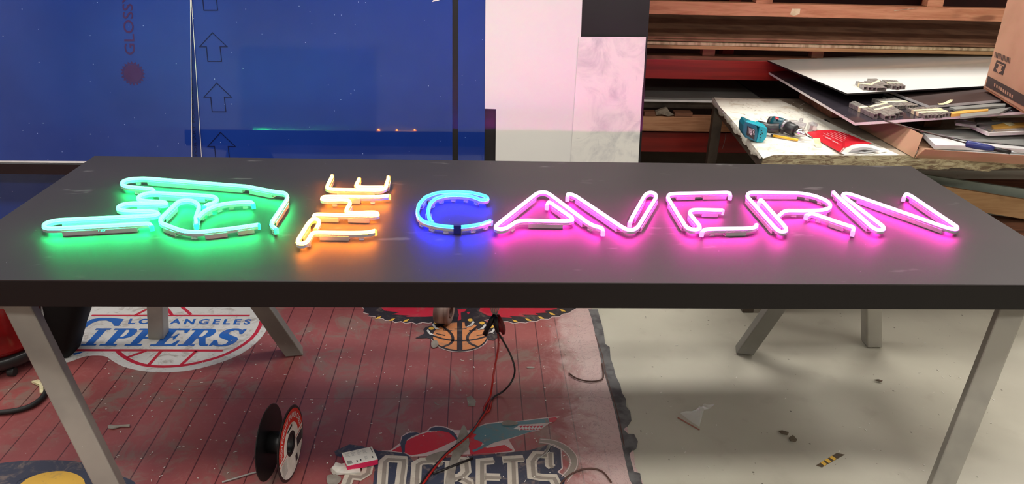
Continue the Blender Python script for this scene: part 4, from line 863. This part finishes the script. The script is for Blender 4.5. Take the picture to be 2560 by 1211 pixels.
# ------------------------------------------------------------------ the workbench at right
ZB = .75
bt = thing('workbench', 'workbench with worn paper-covered top at right behind the black table', 'workbench', (1.6, .7, 0))
A, B = onz(1783, 245, ZB), onz(1912, 392, ZB); Bf = V((1.02, .195, ZB)); C_ = V((3.3, .30, ZB)); D_ = V((3.3, 1.26, ZB)); A = V((A.x, 1.19, ZB)); B = Bf
bm = bmesh.new(); prism(bm, [B, C_, D_, A], (0, 0, -.018)); link('top', bm, 'bench_top', bt)
wp = [(1785, 244), (1860, 247), (1948, 249), (2040, 291), (2140, 338), (2250, 388), (2150, 389), (2060, 388), (1990, 387), (1935, 387), (1908, 396), (1868, 345), (1830, 300), (1800, 268)]
bm = bmesh.new(); L = [onz(x, y, ZB+.003) for x, y in wp]; prism(bm, L, (0, 0, -.0025)); link('paper_covering', bm, 'worn_white', bt)
def ragged(name, a, b, z1, z0, out, n=150, m='ragged', par=bt):
    bm = bmesh.new(); rows = 5; g = []; a = V(a); b = V(b); o = V(out)
    for i in range(n+1):
        u = i/n; p = a.lerp(b, u); lo = z0 + .010*math.sin(i*.37)*math.sin(i*.11+1) + random.uniform(-.003, .003); r = []
        for j in range(rows): v = j/(rows-1); r.append(bm.verts.new(V((p.x, p.y, z1+(lo-z1)*v)) + o*(random.uniform(.0, .006) + .004*math.sin(v*PI))))
        g.append(r)
    for i in range(n):
        for j in range(rows-1): bm.faces.new((g[i][j], g[i+1][j], g[i+1][j+1], g[i][j+1]))
    back = [[bm.verts.new(v.co - o*.006) for v in r] for r in g]
    for i in range(n):
        for j in range(rows-1): bm.faces.new((back[i][j], back[i][j+1], back[i+1][j+1], back[i+1][j]))
    ob = link(name, bm, m, par, True); return ob
ragged('tape_edging', B, C_, ZB+.002, ZB-.058, (0, -1, 0)); ragged('paper_edging', B, A, ZB+.002, ZB-.030, (-1, 0, 0), 80, 'worn_white')
bm = bmesh.new(); obox(bm, B+V((.03, .03, -.045)), C_+V((0, .03, -.045)), .035, .05); obox(bm, B+V((.03, .03, -.045)), A+V((.03, -.03, -.045)), .035, .05); obox(bm, A+V((.03, -.03, -.045)), D_+V((0, -.03, -.045)), .035, .05); link('frame', bm, 'dark_steel', bt, bevel=.002)
for p in (A+V((.02, -.04, 0)), V((3.2, 1.2, 0)), V((3.2, .36, 0)), V((1.09, .26, 0))):
    bm = bmesh.new(); box(bm, (p.x-.025, p.y-.02, 0), (p.x+.025, p.y+.02, ZB-.03)); link('leg', bm, 'dark_steel', bt, bevel=.002)
bm = bmesh.new(); h = [onz(x, y, ZB+.0008) for x, y in ((2057, 300), (2064, 298), (2075, 304), (2072, 308), (2062, 306))]; fill(bm, [h]); link('knot_hole', bm, 'black_rubber', bt)
# lower shelf
def px_plate(name, pts, z, th, m, em, label, cat='board', par=None):
    bm = bmesh.new(); prism(bm, [onz(x, y, z) for x, y in pts], (0, 0, -th), 0, 1); o = link(name, bm, [m, em], par)
    return tag(o, label, cat) if not par else o
bm = bmesh.new(); box(bm, (1.15, .34, .33), (3.2, 1.1, .352)); link('lower_shelf', bm, 'dark_timber', bt)
def tilted_board(name, pts, m, label, dz):
    bm = bmesh.new(); prism(bm, pts, dz); return tag(link(name, bm, m), label, 'board')
tilted_board('panel_offcut', [ony(x, y, .52) for x, y in ((2300, 436), (2700, 494), (2700, 560), (2300, 520))], 'sage', 'grey-green panel edge seen beneath the workbench', V((0, .018, 0)))
tilted_board('plywood_board', [ony(x, y, .46) for x, y in ((2300, 456), (2380, 470), (2700, 522), (2700, 572), (2440, 528), (2300, 512))], 'ply', 'tan plywood board in front of the grey-green panel under the workbench', V((0, .018, 0)))

# ------------------------------------------------------------------ stacked sheets on the workbench
def plane3(a, b, c): n = (b-a).cross(c-a).normalized(); return a, (n if n.z > 0 else -n)
def rad(p, n): return lambda x, y, o=0.: onp(x, y, p+n*o, n)
bF, bL = onz(2138, 307, .85), onz(1922, 180, .85); bR = ony(2560, 279, bF.y); bS = rad(*plane3(bF, bL, bR)); bN = plane3(bF, bL, bR)[1]
LL = [bF, bF+(bR-bF)*1.06, bF+(bR-bF)*1.06+(bL-bF), bL]; bm = bmesh.new(); prism(bm, LL, -bN*.012, 0, 1)
MAT['dusty_black'] = None; m = NT('dusty_black_gloss'); m.base(m.mix(m.specks(30, .09, .16), (.035, .030, .038), (.30, .29, .34))); m.set(Roughness=.16); MAT['dusty_black'] = m.m
tag(link('black_gloss_sheet', bm, ['dusty_black', 'pale_edge']), 'dusty black glossy sheet with a pale edge tilted across the workbench', 'sheet')
wF, wL = onz(2118, 234, .914), onz(1919, 151, .914); wR = V((2.228, .749, .933)); 
wd = (wL-wF); px_ = V((wd.y, -wd.x, 0)).normalized(); wR = wF + px_*.70 + V((0, 0, .027)); wS = rad(*plane3(wF, wL, wR)); wN = plane3(wF, wL, wR)[1]
LL = [wF, wF+(wR-wF)*1.9, wF+(wR-wF)*1.9+wd, wL]; bm = bmesh.new(); prism(bm, LL, -wN*.008, 0, 1, 1); tag(link('white_gloss_sheet', bm, ['white_gloss', 'black_edge']), 'large white glossy sheet with black edge on top of the stack', 'sheet')
# spacers holding the sheets up
for (x, y, z0, z1, lb) in ((1.60, 1.0, .755, .838, 'dark timber spacer hidden beneath the black glossy sheet, near its left end'), (1.98, .86, .755, .884, 'dark timber spacer beneath the black glossy sheet, near its right end')):
    bm = bmesh.new(); box(bm, (x-.04, y-.2, z0), (x+.04, y+.2, z1-.01)); tag(link('timber_spacer', bm, 'dark_timber'), lb, 'spacer')
# small black sheet with pale edge just below the white one
sP = bF + bN*.0145; sS = rad(sP, bN); q_ = [(2227, 232), (2323, 267), (2504, 252), (2480, 205)]
bm = bmesh.new(); LL = [sS(2323, 266), sS(2506, 251), sS(2486, 196), sS(2220, 205)]; LL = [sS(2323, 264), sS(2503, 249), sS(2460, 205), sS(2210, 222)]; prism(bm, LL, -bN*.012, 0, 1)
ss = tag(link('small_black_sheet', bm, [plain('brown_black_face', srgb(74, 62, 60), .35), 'pale_edge']), 'smaller dark sheet with thick pale edge under the white glossy sheet', 'sheet')
bm = bmesh.new(); c8 = crop(2200, 160, 6.056)
bL_ = [sS(*c8(x, y), o) for x, y, o in ((872, 588, .014), (900, 598, .003), (960, 590, .001), (1020, 560, .004), (1060, 538, .012), (1112, 540, .016), (1080, 580, .008), (1020, 605, .002), (950, 618, .001), (890, 618, .002))]
fill(bm, [bL_]); tag(link('masking_tape_strip', bm, 'masking'), 'curled cream masking tape strip on the smaller dark sheet', 'tape')
# grey strips and orange strip at the right of the black sheet
def strip(name, pts, o, th, m, label, cat='strip', S=None):
    S = S or bS; bm = bmesh.new(); prism(bm, [S(*c8(x, y), o) for x, y in pts], -bN*th); return tag(link(name, bm, m), label, cat)
strip('grey_strip', [(1050, 650), (1140, 688), (1900, 628), (1900, 600), (1700, 600), (1250, 640)], .012, .009, 'grey_sheet', 'long grey strip below the smaller dark sheet')
strip('orange_strip', [(1055, 730), (1080, 760), (1640, 702), (1640, 680), (1300, 700)], .014, .012, 'orange_strip', 'orange strip lying across the right of the black glossy sheet')
strip('clear_strip', [(1215, 755), (1220, 810), (1800, 745), (1990, 655), (1640, 690)], .010, .008, 'grey_sheet', 'translucent grey strip in front of the orange strip')
# channel bundles
def bundle(label, S, n_, cf, A0, A1, B0, ntot, hgt=.012, tapes=(.45,), group=None):
    """A0->A1: long direction of one channel (pixels); B0: end of last channel at A1 side"""
    a0, a1, b0 = S(*cf(*A0)), S(*cf(*A1)), S(*cf(*B0)); d = a1-a0; st = (b0-a1)/(ntot-1) if ntot > 1 else V((.012, 0, 0)); up = n_
    t = thing('channel_bundle', label, 'channel bundle', a1, group); w = st.length*.86
    for i in range(ntot):
        jit = random.uniform(-.12, .0); p = a0+st*i + d*random.uniform(-.04, .1); q = a1+st*i + d*jit*(1 if ntot > 1 else 0); u = (q-p).normalized(); s = st.normalized() if ntot > 1 else u.cross(up)
        s = (s-u*s.dot(u)).normalized(); bm = bmesh.new(); th = .0018
        for (cs, cu, ww, hh) in ((-w/2+th/2, hgt/2, th, hgt), (w/2-th/2, hgt/2, th, hgt), (0, hgt-th/2, w-2*th, th), (0, th/2, w-2*th, th)):
            c0_, c1_ = p+s*cs+up*(cu+.001), q+s*cs+up*(cu+.001)
            vs = [bm.verts.new(c+s*(ww/2*a)+up*(hh/2*b)) for c in (c0_, c1_) for a, b in ((-1, -1), (1, -1), (1, 1), (-1, 1))]
            for f_ in ((0, 1, 2, 3), (7, 6, 5, 4), (0, 4, 5, 1), (1, 5, 6, 2), (2, 6, 7, 3), (3, 7, 4, 0)): bm.faces.new([vs[k] for k in f_])
        link('channel', bm, 'acrylic_channel', t)
    for tu in tapes:
        u = d.normalized(); sd_ = (st.normalized() if ntot > 1 else u.cross(up)); c = a0+d*tu; ww = (b0-a1).length+w if ntot > 1 else w; e0 = c-sd_*(w/2+.001); bm = bmesh.new()
        prism(bm, [e0+up*(hgt+.0016)-u*.010, e0+sd_*(ww+.002)+up*(hgt+.0016)-u*.010, e0+sd_*(ww+.002)+up*(hgt+.0016)+u*.010, e0+up*(hgt+.0016)+u*.010], -up*.0005)
        prism(bm, [e0+up*(hgt+.0016)-u*.010, e0+up*(hgt+.0016)+u*.010, e0+up*.001+u*.010, e0+up*.001-u*.010], -sd_*.0005); link('tape_band', bm, 'masking', t)
    return t
m = NT('clear_grey_acrylic'); m.base(m.mix(m.step(m.noise(60, 3), .45, .6), (.50, .46, .42), (.32, .29, .27))); m.set(Roughness=.2, Transmission_Weight=.5); MAT['acrylic_channel'] = m.m
c7 = crop(1900, 120, 6.056)
bundle('short clear channels taped together at front left of the white sheet', wS, wN, c7, (1470, 560), (1600, 648), (1735, 660), 3, .016, (.4,))
bundle('short clear channels taped in the middle of the row on the white sheet', wS, wN, c7, (1620, 545), (1840, 660), (1905, 630), 2, .016, (.4,))
bundle('short clear channels taped at the right end on the white sheet', wS, wN, c8, (50, 295), (210, 395), (370, 395), 4, .016, (.5,))
bundle('long clear channel bundle at left front corner of the black glossy sheet', bS, bN, c7, (1360, 890), (1770, 1085), (1830, 1075), 2, .020, (.42,))
bundle('crowded clear channel pieces beside the front left bundle on the black sheet', bS, bN, c7, (1640, 920), (1950, 1110), (2160, 1060), 4, .018, (.15, .4))
bundle('clear channels taped at the back of the black sheet under the white sheet', bS, bN, c8, (-120, 570), (260, 700), (590, 690), 8, .015, (.45,))
bundle('wide row of clear channels taped at the front middle of the black sheet', bS, bN, c8, (420, 720), (700, 840), (1095, 820), 8, .016, (.35, .6))
# framed tray of strips at right front
tP = bF + bN*.010; 
tF = onz(*c8(1620, 1072), .80); tL = onz(*c8(1150, 880), .83); tS = lambda x, y, z: onz(*c8(x, y), z)
t = thing('pale_tray', 'pale-edged shallow tray holding strips at the right edge of the bench', 'tray', tF)
bm = bmesh.new(); prism(bm, [tS(1230, 868, .83), tS(1630, 1050, .83), tS(2400, 1020, .83), tS(2400, 850, .83)], (0, 0, -.004)); link('tray_base', bm, 'grey_sheet', t)
bm = bmesh.new(); obox(bm, tS(1235, 880, .832), tS(1640, 1062, .832), .010, .014); obox(bm, tS(1640, 1062, .832), tS(2400, 1032, .832), .010, .014); link('tray_rim', bm, 'pale_edge', t)
def tstrip(name, pts, z, th, m, lb):
    bm = bmesh.new(); prism(bm, [tS(x, y, z) for x, y in pts], (0, 0, -th)); return tag(link(name, bm, m), lb, 'strip')
tstrip('clear_strip', [(1135, 850), (1150, 895), (1460, 935), (1460, 880), (1250, 845)], .850, .010, 'clear', 'clear acrylic strip end poking over the black sheet edge')
tstrip('clear_strip', [(1440, 820), (1470, 890), (2400, 870), (2400, 805)], .848, .012, 'grey_sheet', 'grey translucent strip bundle along the back of the pale tray')
tstrip('orange_strip', [(1690, 930), (1720, 968), (2400, 930), (2400, 880), (1900, 890)], .848, .014, 'orange_strip', 'orange strip lying in the pale tray')
tstrip('clear_strip', [(1490, 905), (1500, 945), (1720, 1010), (2400, 1000), (2400, 965), (1740, 968), (1690, 925)], .842, .008, 'clear', 'clear strip in front of the orange strip in the tray')
for pts, z, lb in (([(1660, 806), (1700, 852), (1815, 850), (1770, 806)], .850, 'cream tape square on the grey strip bundle at right edge'), ([(1855, 885), (1960, 940), (2050, 925), (1985, 880)], .850, 'cream tape square on the orange strip in the tray')):
    bm = bmesh.new(); prism(bm, [tS(x, y, z) for x, y in pts], (0, 0, -.001)); tag(link('masking_tape_square', bm, 'masking'), lb, 'tape')

# open carton with foam boards under the stack
c9 = crop(2100, 180, 4.659)
t = thing('open_carton', 'long open brown cardboard carton on the bench below the black sheet', 'carton', onz(*c9(880, 1000), ZB))
def cz(x, y, z): return onz(*c9(x, y), z)
ca, cb = cz(215, 640, ZB+.004), cz(860, 1000, ZB+.004)   # bottom edge of near flap
fa, fb = cz(330, 600, .83), cz(968, 735, .83)
bm = bmesh.new(); prism(bm, [ca, cb, fb, V((ca.x+.06, ca.y+.06, .83))], V((.003, .004, -.002)), 0, 1); link('side_flap', bm, ['cardboard', 'cardboard_dark'], t)
bm = bmesh.new(); prism(bm, [cz(880, 1000, ZB+.003), cz(2250, 1085, ZB+.003), cz(2250, 985, ZB+.045), cz(1000, 905, ZB+.045)], V((0, .006, 0)), 0, 1); link('front_wall', bm, ['cardboard', 'cardboard_dark'], t)
bm = bmesh.new(); prism(bm, [cz(880, 1000, ZB+.004), cz(1085, 890, ZB+.03), cz(925, 885, ZB+.03)], V((0, .004, -.001))); link('end_flap', bm, 'cardboard', t)
bm = bmesh.new(); prism(bm, [cz(920, 880, ZB+.012), cz(2300, 1000, ZB+.012), cz(2300, 700, ZB+.012), cz(900, 690, ZB+.012)], (0, 0, -.004)); link('carton_floor', bm, 'cardboard', t)
def foam(pts, z, th, m, lb):
    bm = bmesh.new(); prism(bm, [cz(x, y, z) for x, y in pts], (0, 0, -th)); tag(link('foam_board', bm, m), lb, 'board')
foam([(950, 690), (1110, 850), (1470, 860), (2250, 905), (2250, 720), (1500, 700)], ZB+.052, .018, 'foam_white', 'thick white foam board lying in the open carton')
foam([(1110, 890), (1120, 905), (2250, 975), (2250, 880), (1500, 850)], ZB+.030, .006, 'foam_white', 'thin white board edge at the front of the open carton')
foam([(930, 685), (1500, 790), (2250, 860), (2250, 680), (1500, 660)], ZB+.060, .004, 'grey_sheet', 'grey sheet lying over the white foam board')

# blue-handled tool with a long thin shaft
t = thing('long_screwdriver', 'long thin-shafted tool with a blue handle across the carton', 'screwdriver', cz(1470, 830, ZB+.08))
P = [cz(520, 570, .895), cz(960, 690, .87), cz(1470, 830, .842)]; bm = bmesh.new(); tube(bm, P, .0026, 8); link('shaft', bm, 'dark_steel', t, True)
h0, h1 = cz(1465, 835, .842), cz(1790, 895, .835); d = (h1-h0); bm = bmesh.new(); lathe(bm, h0, d, [(0, .008), (.004, .0135), (d.length*.35, .014), (d.length*.75, .0125), (d.length, .009)], 18); link('handle', bm, 'blue_handle', t, True)
h2 = cz(1985, 935, .83); d2 = h2-h1; bm = bmesh.new(); lathe(bm, h1, d2, [(0, .009), (d2.length*.5, .008), (d2.length, .0085)], 14); link('grip_end', bm, 'black_plastic', t, True)
h3 = cz(2250, 960, .822); bm = bmesh.new(); tube(bm, [h2, cz(2060, 945, .828), h3], [.006, .003, .002], 8); link('tail', bm, 'steel_grey', t, True)

# ------------------------------------------------------------------ brown cardboard box at the right edge
c10 = crop(2400, 0, 4.0375)
def bxp(x, y, Y): return ony(*c10(x, y), Y)
t = thing('cardboard_box', 'tall brown cardboard box tilted at the right edge with a dark printed band', 'box', bxp(240, 880, .62))
e0 = wS(*c10(238, 880), .006); e1 = bS(*c10(640, 1128), .020); top = bxp(520, -160, e0.y+.06)
side = (e1-e0); s2 = e0 + side*2.0; up_ = top-e0
bm = bmesh.new(); nrm = side.cross(up_).normalized(); nrm = nrm if nrm.x > 0 or nrm.y > 0 else -nrm
if nrm.dot(CAM-e0) > 0: nrm = -nrm
LL = [e0, s2, s2+up_, e0+up_]; prism(bm, LL, nrm*.32); link('box_body', bm, 'cardboard', t, bevel=.003)
bf = quad(*LL); pf = -nrm*.0012
def bq(x, y, o=.0012): return onp(*c10(x, y), e0-nrm*o, nrm)
bm = bmesh.new(); fill(bm, [[bq(*p) for p in ((282, 765), (690, 985), (690, 1100), (258, 868))]])
for i in range(12): x = 352+i*13.5; fill(bm, [[bq(x, 520+(x-352)*.42), bq(x+8, 522+(x-352)*.42), bq(x+3, 578+(x-352)*.42), bq(x-5, 576+(x-352)*.42)]])
fill(bm, [[bq(*p) for p in ((372, 604), (465, 650), (432, 760), (332, 714))]]); link('print', bm, 'print_dark', t)
bm = bmesh.new(); fill(bm, [[bq(x, y, .0022) for x, y in ((392, 655), (425, 668), (414, 705), (428, 712), (384, 740), (362, 688), (378, 694))]]); fill(bm, [[bq(x, y, .0022) for x, y in ((378, 634), (448, 662), (445, 672), (374, 644))]])
link('arrow_mark', bm, 'cardboard', t); bm = bmesh.new()
random.seed(3)
for i in range(9): x = 345+i*22; y = 838+i*14.5; fill(bm, [[bq(x, y, .0022), bq(x+14, y+8, .0022), bq(x+10+random.uniform(-3, 3), y+42, .0022), bq(x-3, y+32, .0022)]])
link('pale_mark', bm, 'cardboard', t)
# folded lower rim
bm = bmesh.new(); prism(bm, [e0, s2, s2+nrm*.30+V((0, 0, -.03)), e0+nrm*.30+V((0, 0, -.03))], V((0, 0, -.006))); link('bottom_flap', bm, 'cardboard_dark', t)

# ------------------------------------------------------------------ tools on the bench: drill, knife, booklet
cd5 = crop(1760, 200, 5.265)
def dz(x, y, z): return onz(*cd5(x, y), z)
t = thing('cordless_drill', 'teal cordless drill with turquoise battery lying on the workbench corner', 'drill', dz(900, 700, ZB))
b0, b1, b2, b3 = dz(510, 660, .80), dz(690, 825, .765), dz(830, 760, .765), dz(830, 600, .80)
fr = [ony(*cd5(x, y), .50) for x, y in ((548, 545), (515, 600), (512, 700), (560, 790), (700, 825), (730, 700), (735, 610))]
# battery: block between left end and the clip face
YB = dz(680, 825, ZB+.004).y
def dy(x, y, o=0.): return ony(*cd5(x, y), YB+o)
bm = bmesh.new(); prism(bm, [dy(548, 545), dy(516, 600), dy(508, 690), dy(540, 760), dy(690, 822), dy(715, 740), dy(700, 610)], (0.0, .062, .006)); bat = link('battery', bm, plain('dark_teal_plastic', srgb(18, 104, 120), .35), t, bevel=.004)
bm = bmesh.new(); prism(bm, [dy(690, 822, -.004), dy(770, 828, .004), dy(822, 760, .012), dy(838, 640, .016), dy(735, 600, .0), dy(712, 740, -.004)], (.0, .055, .006)); prism(bm, [dy(548, 543, -.002), dy(735, 602, -.002), dy(838, 640, .014), dy(800, 600, .05), dy(640, 532, .05), dy(575, 528, .03)], (0, 0, -.006)); link('battery_clip', bm, 'turquoise', bat, bevel=.003)
bm = bmesh.new(); prism(bm, [dy(572, 605, -.0015), dy(560, 725, -.0015), dy(662, 790, -.0015), dy(672, 655, -.0015)], (0, .001, 0)); link('battery_label', bm, 'black_plastic', bat)
bm = bmesh.new(); text(bm, 'DC', quad(dy(640, 650, -.003), dy(645, 720, -.003), dy(665, 725, -.003), dy(664, 655, -.003)), .01)
for i in range(4): a = 585+i*14; ribbon(bm, [dy(a, 625+i*6, -.003), dy(a-4, 700+i*6, -.003)], (0, -1, 0), .0014)
for i in range(5): a = 600; ribbon(bm, [dy(610, 640+i*20, -.003), dy(628, 646+i*20, -.003)], (0, -1, 0), .002)
link('lettering', bm, 'text_white', bat)
bm = bmesh.new()
for x, y in ((757, 665), (765, 700), (745, 720), (742, 760), (735, 790)): lathe(bm, dy(x, y, -.002), (0, -1, 0), [(0, .0022), (.003, .0022)], 10)
link('battery_slot', bm, 'black_plastic', bat)
zb = ZB+.036
bm = bmesh.new(); tube(bm, [dz(700, 590, ZB+.040), dz(790, 620, ZB+.038), dz(870, 640, ZB+.036), dz(985, 640, ZB+.040)], [.020, .022, .021, .023], 16); link('handle', bm, 'charcoal', t, True)
ax0, ax1, ax2, ax3, ax4 = dz(850, 555, ZB+.040), dz(1060, 600, ZB+.038), dz(1160, 650, ZB+.034), dz(1260, 700, ZB+.028), dz(1345, 730, ZB+.024)
bm = bmesh.new(); tube(bm, [ax0-(ax1-ax0)*.03, ax0, ax0.lerp(ax1, .25)], [.018, .026, .030], 20); link('motor_cap', bm, 'charcoal', t, True)
bm = bmesh.new(); tube(bm, [ax0.lerp(ax1, .22), ax0.lerp(ax1, .5), ax0.lerp(ax1, .8), ax1], [.030, .031, .030, .026], 20); link('motor_housing', bm, 'teal', t, True)
bm = bmesh.new(); tube(bm, [ax1.lerp(ax0, .02), ax1.lerp(ax2, .35)], [.0275, .0275], 20); link('gear_housing', bm, 'steel_grey', t, True)
bm = bmesh.new(); tube(bm, [ax1.lerp(ax2, .33), ax1.lerp(ax2, .45), ax2.lerp(ax3, .35), ax2.lerp(ax3, .42)], [.024, .0265, .0255, .022], 24); link('clutch_ring', bm, 'charcoal', t, True)
bm = bmesh.new(); tube(bm, [ax2.lerp(ax3, .42), ax3.lerp(ax2, .05), ax3.lerp(ax4, .25), ax3.lerp(ax4, .30), ax3.lerp(ax4, .62), ax4], [.019, .0195, .018, .014, .011, .005], 24); link('chuck', bm, 'chrome', t, True)
bm = bmesh.new(); tube(bm, [ax4, dz(1430, 772, ZB+.012)], .0022, 8); link('drill_bit', bm, 'black_plastic', t)
bm = bmesh.new(); lathe(bm, dz(960, 510, ZB+.068), (0, -.3, 1), [(0, .008), (.003, .008), (.004, .004)], 12); link('direction_switch', bm, 'red_cover', t)
bm = bmesh.new(); obox(bm, dz(990, 660, ZB+.030), dz(1030, 690, ZB+.018), .018, .014); link('trigger', bm, 'charcoal', t, bevel=.002)
t = thing('hobby_knife', 'yellow handled knife with a metal tip lying in front of the drill', 'knife', dz(1080, 760, ZB+.004))
k0, k1, k2, k3 = dz(875, 728, ZB+.011), dz(910, 732, ZB+.011), dz(1240, 792, ZB+.010), dz(1365, 822, ZB+.006)
bm = bmesh.new(); obox(bm, k1, k2, .014, .008); link('handle', bm, 'yellow', t, bevel=.002)
bm = bmesh.new(); obox(bm, k0, k1, .012, .008); link('end_plug', bm, 'black_plastic', t, bevel=.002)
bm = bmesh.new(); prism(bm, [k2+V((0, .005, 0)), k2-V((0, .006, 0)), k3], (0, 0, -.001)); link('blade', bm, 'chrome', t)
t = thing('booklet', 'red booklet with white print lying on the bench beside the drill', 'booklet', dz(1800, 850, ZB))
cb_ = crop(1860, 0, 2.816)
def kz(x, y, z): return onz(*cb_(x, y), z)
up1 = [(445, 930, .006), (520, 918, .012), (600, 915, .016), (680, 925, .018), (760, 950, .018), (880, 1000, .016), (1000, 1060, .008)]
lo1 = [(490, 975, .004), (515, 985, .005), (545, 1000, .006), (590, 1030, .008), (640, 1062, .012), (690, 1080, .020), (1000, 1075, .004)]
bm = bmesh.new(); L = [kz(x, y, ZB+.004+z) for x, y, z in ((445, 930, .004), (520, 918, .010), (610, 914, .014), (710, 935, .016), (820, 980, .020), (900, 1010, .020), (760, 1020, .026), (710, 1040, .022), (680, 1072, .010), (600, 1030, .006), (520, 985, .004), (485, 968, .003))]; prism(bm, L, (0, 0, -.002)); link('cover', bm, 'red_cover', t)
bm = bmesh.new(); L = [kz(x, y, ZB+z) for x, y, z in ((672, 1074, .012), (700, 1042, .024), (760, 1018, .030), (850, 1012, .028), (930, 1030, .020), (1005, 1068, .006), (900, 1085, .005), (780, 1090, .005), (710, 1088, .005))]; prism(bm, L, (0, 0, -.001)); link('open_page', bm, 'paper', t)
bm = bmesh.new(); L = [kz(x, y, ZB+z) for x, y, z in ((735, 1074, .016), (765, 1048, .026), (830, 1036, .028), (900, 1042, .022), (960, 1062, .012), (880, 1074, .010), (800, 1078, .010))]; prism(bm, L, (0, 0, -.0008)); link('printed_page', bm, 'text_grey', t)
bm = bmesh.new(); L = [kz(x, y, ZB+z+.002) for x, y, z in ((780, 1064, .020), (840, 1056, .024), (910, 1060, .018), (850, 1070, .014))]; fill(bm, [L]); link('page_gap', bm, 'text_black', t)
bm = bmesh.new()
for i in range(7):
    u = i/6; c = kz(556+u*100, 956+u*54, ZB+.018+u*.004); ribbon(bm, [c, c+V((.007, -.012, .001))], (0, 0, 1), .005)
for i in range(6):
    a = kz(560+i*24, 938-i*2, ZB+.025); b = kz(700+i*7, 1000-i*10, ZB+.028); ribbon(bm, [a, b], (0, 0, 1), .0016)
link('cover_print', bm, 'text_white', t)
tapec = [(1432, 765), (1525, 768), (1532, 830), (1545, 880), (1470, 885), (1450, 840)]
bm = bmesh.new(); fill(bm, [[dz(x, y, ZB+z) for x, y, z in ((1432, 765, .030), (1525, 768, .030), (1538, 835, .012), (1460, 840, .012))]]); fill(bm, [[dz(x, y, ZB+z) for x, y, z in ((1460, 840, .012), (1538, 835, .012), (1550, 885, .005), (1470, 885, .005))]])
tag(link('masking_tape_curl', bm, 'masking'), 'curled cream tape piece touching the red booklet corner', 'tape')
# clear plastic scraps behind the chuck
for pts, lb in ((((1250, 545), (1262, 505), (1308, 500), (1306, 545)), 'small grey plastic cube upright behind the drill chuck'), (((1375, 560), (1440, 545), (1500, 575), (1490, 615), (1400, 600)), 'crumpled clear plastic scrap to the right of the drill chuck'), (((1075, 530), (1230, 530), (1350, 575), (1300, 620), (1180, 590)), 'clear bent plastic strip leaning over the drill chuck')):
    z = ZB+.030; bm = bmesh.new(); L = [dz(x, y, z+random.uniform(-.004, .008)) for x, y in pts]; prism(bm, L, (.0, .006, -.024)); tag(link('plastic_scrap', bm, 'clear'), lb, 'plastic scrap')
random.seed(11)
bm = bmesh.new()
for k in range(60):
    p = dz(random.uniform(500, 1400), random.uniform(290, 520), ZB+.005)
    if p.x < 1.08: continue
    a = random.uniform(0, PI); dd = V((math.cos(a), math.sin(a), random.uniform(0, .3)))*random.uniform(.003, .010); obox(bm, p-dd, p+dd, .002, .0015)
tag(link('paper_shavings', bm, 'paper', kind='stuff'), 'pale shavings scattered over the covered bench top', 'shavings')

# ------------------------------------------------------------------ repeats share a group
GROUPS = dict(neon_letter='glowing letters laid out on the black table', neon_piece='separate glowing tube pieces of the sign', channel_bundle='taped bundles of clear channel offcuts',
              blue_sheet='blue film-covered sheets leaning behind the table', board='boards lying on the red rack', timber_beam='timber beams of the red rack', timber_block='short timber blocks on the rack',
              spacer_block='spacer blocks under the rack boards', wood_offcut='wood offcuts on the low rack timber', wire_offcut='wire offcuts on the maroon sheet', dry_leaf='dry leaf bits on the concrete',
              trestle='trestles carrying the black table', foam_board='white boards in the open carton', clear_strip='clear strips at the right of the bench', orange_strip='orange strips at the right of the bench',
              plastic_scrap='clear plastic scraps beside the drill', masking_tape_square='tape squares on the strips', timber_spacer='spacers under the tilted sheets')
for o in list(col.objects):
    k = o.name.split('.')[0]
    if o.parent is None and k in GROUPS and 'label' in o.keys() and 'group' not in o.keys(): o['group'] = GROUPS[k]
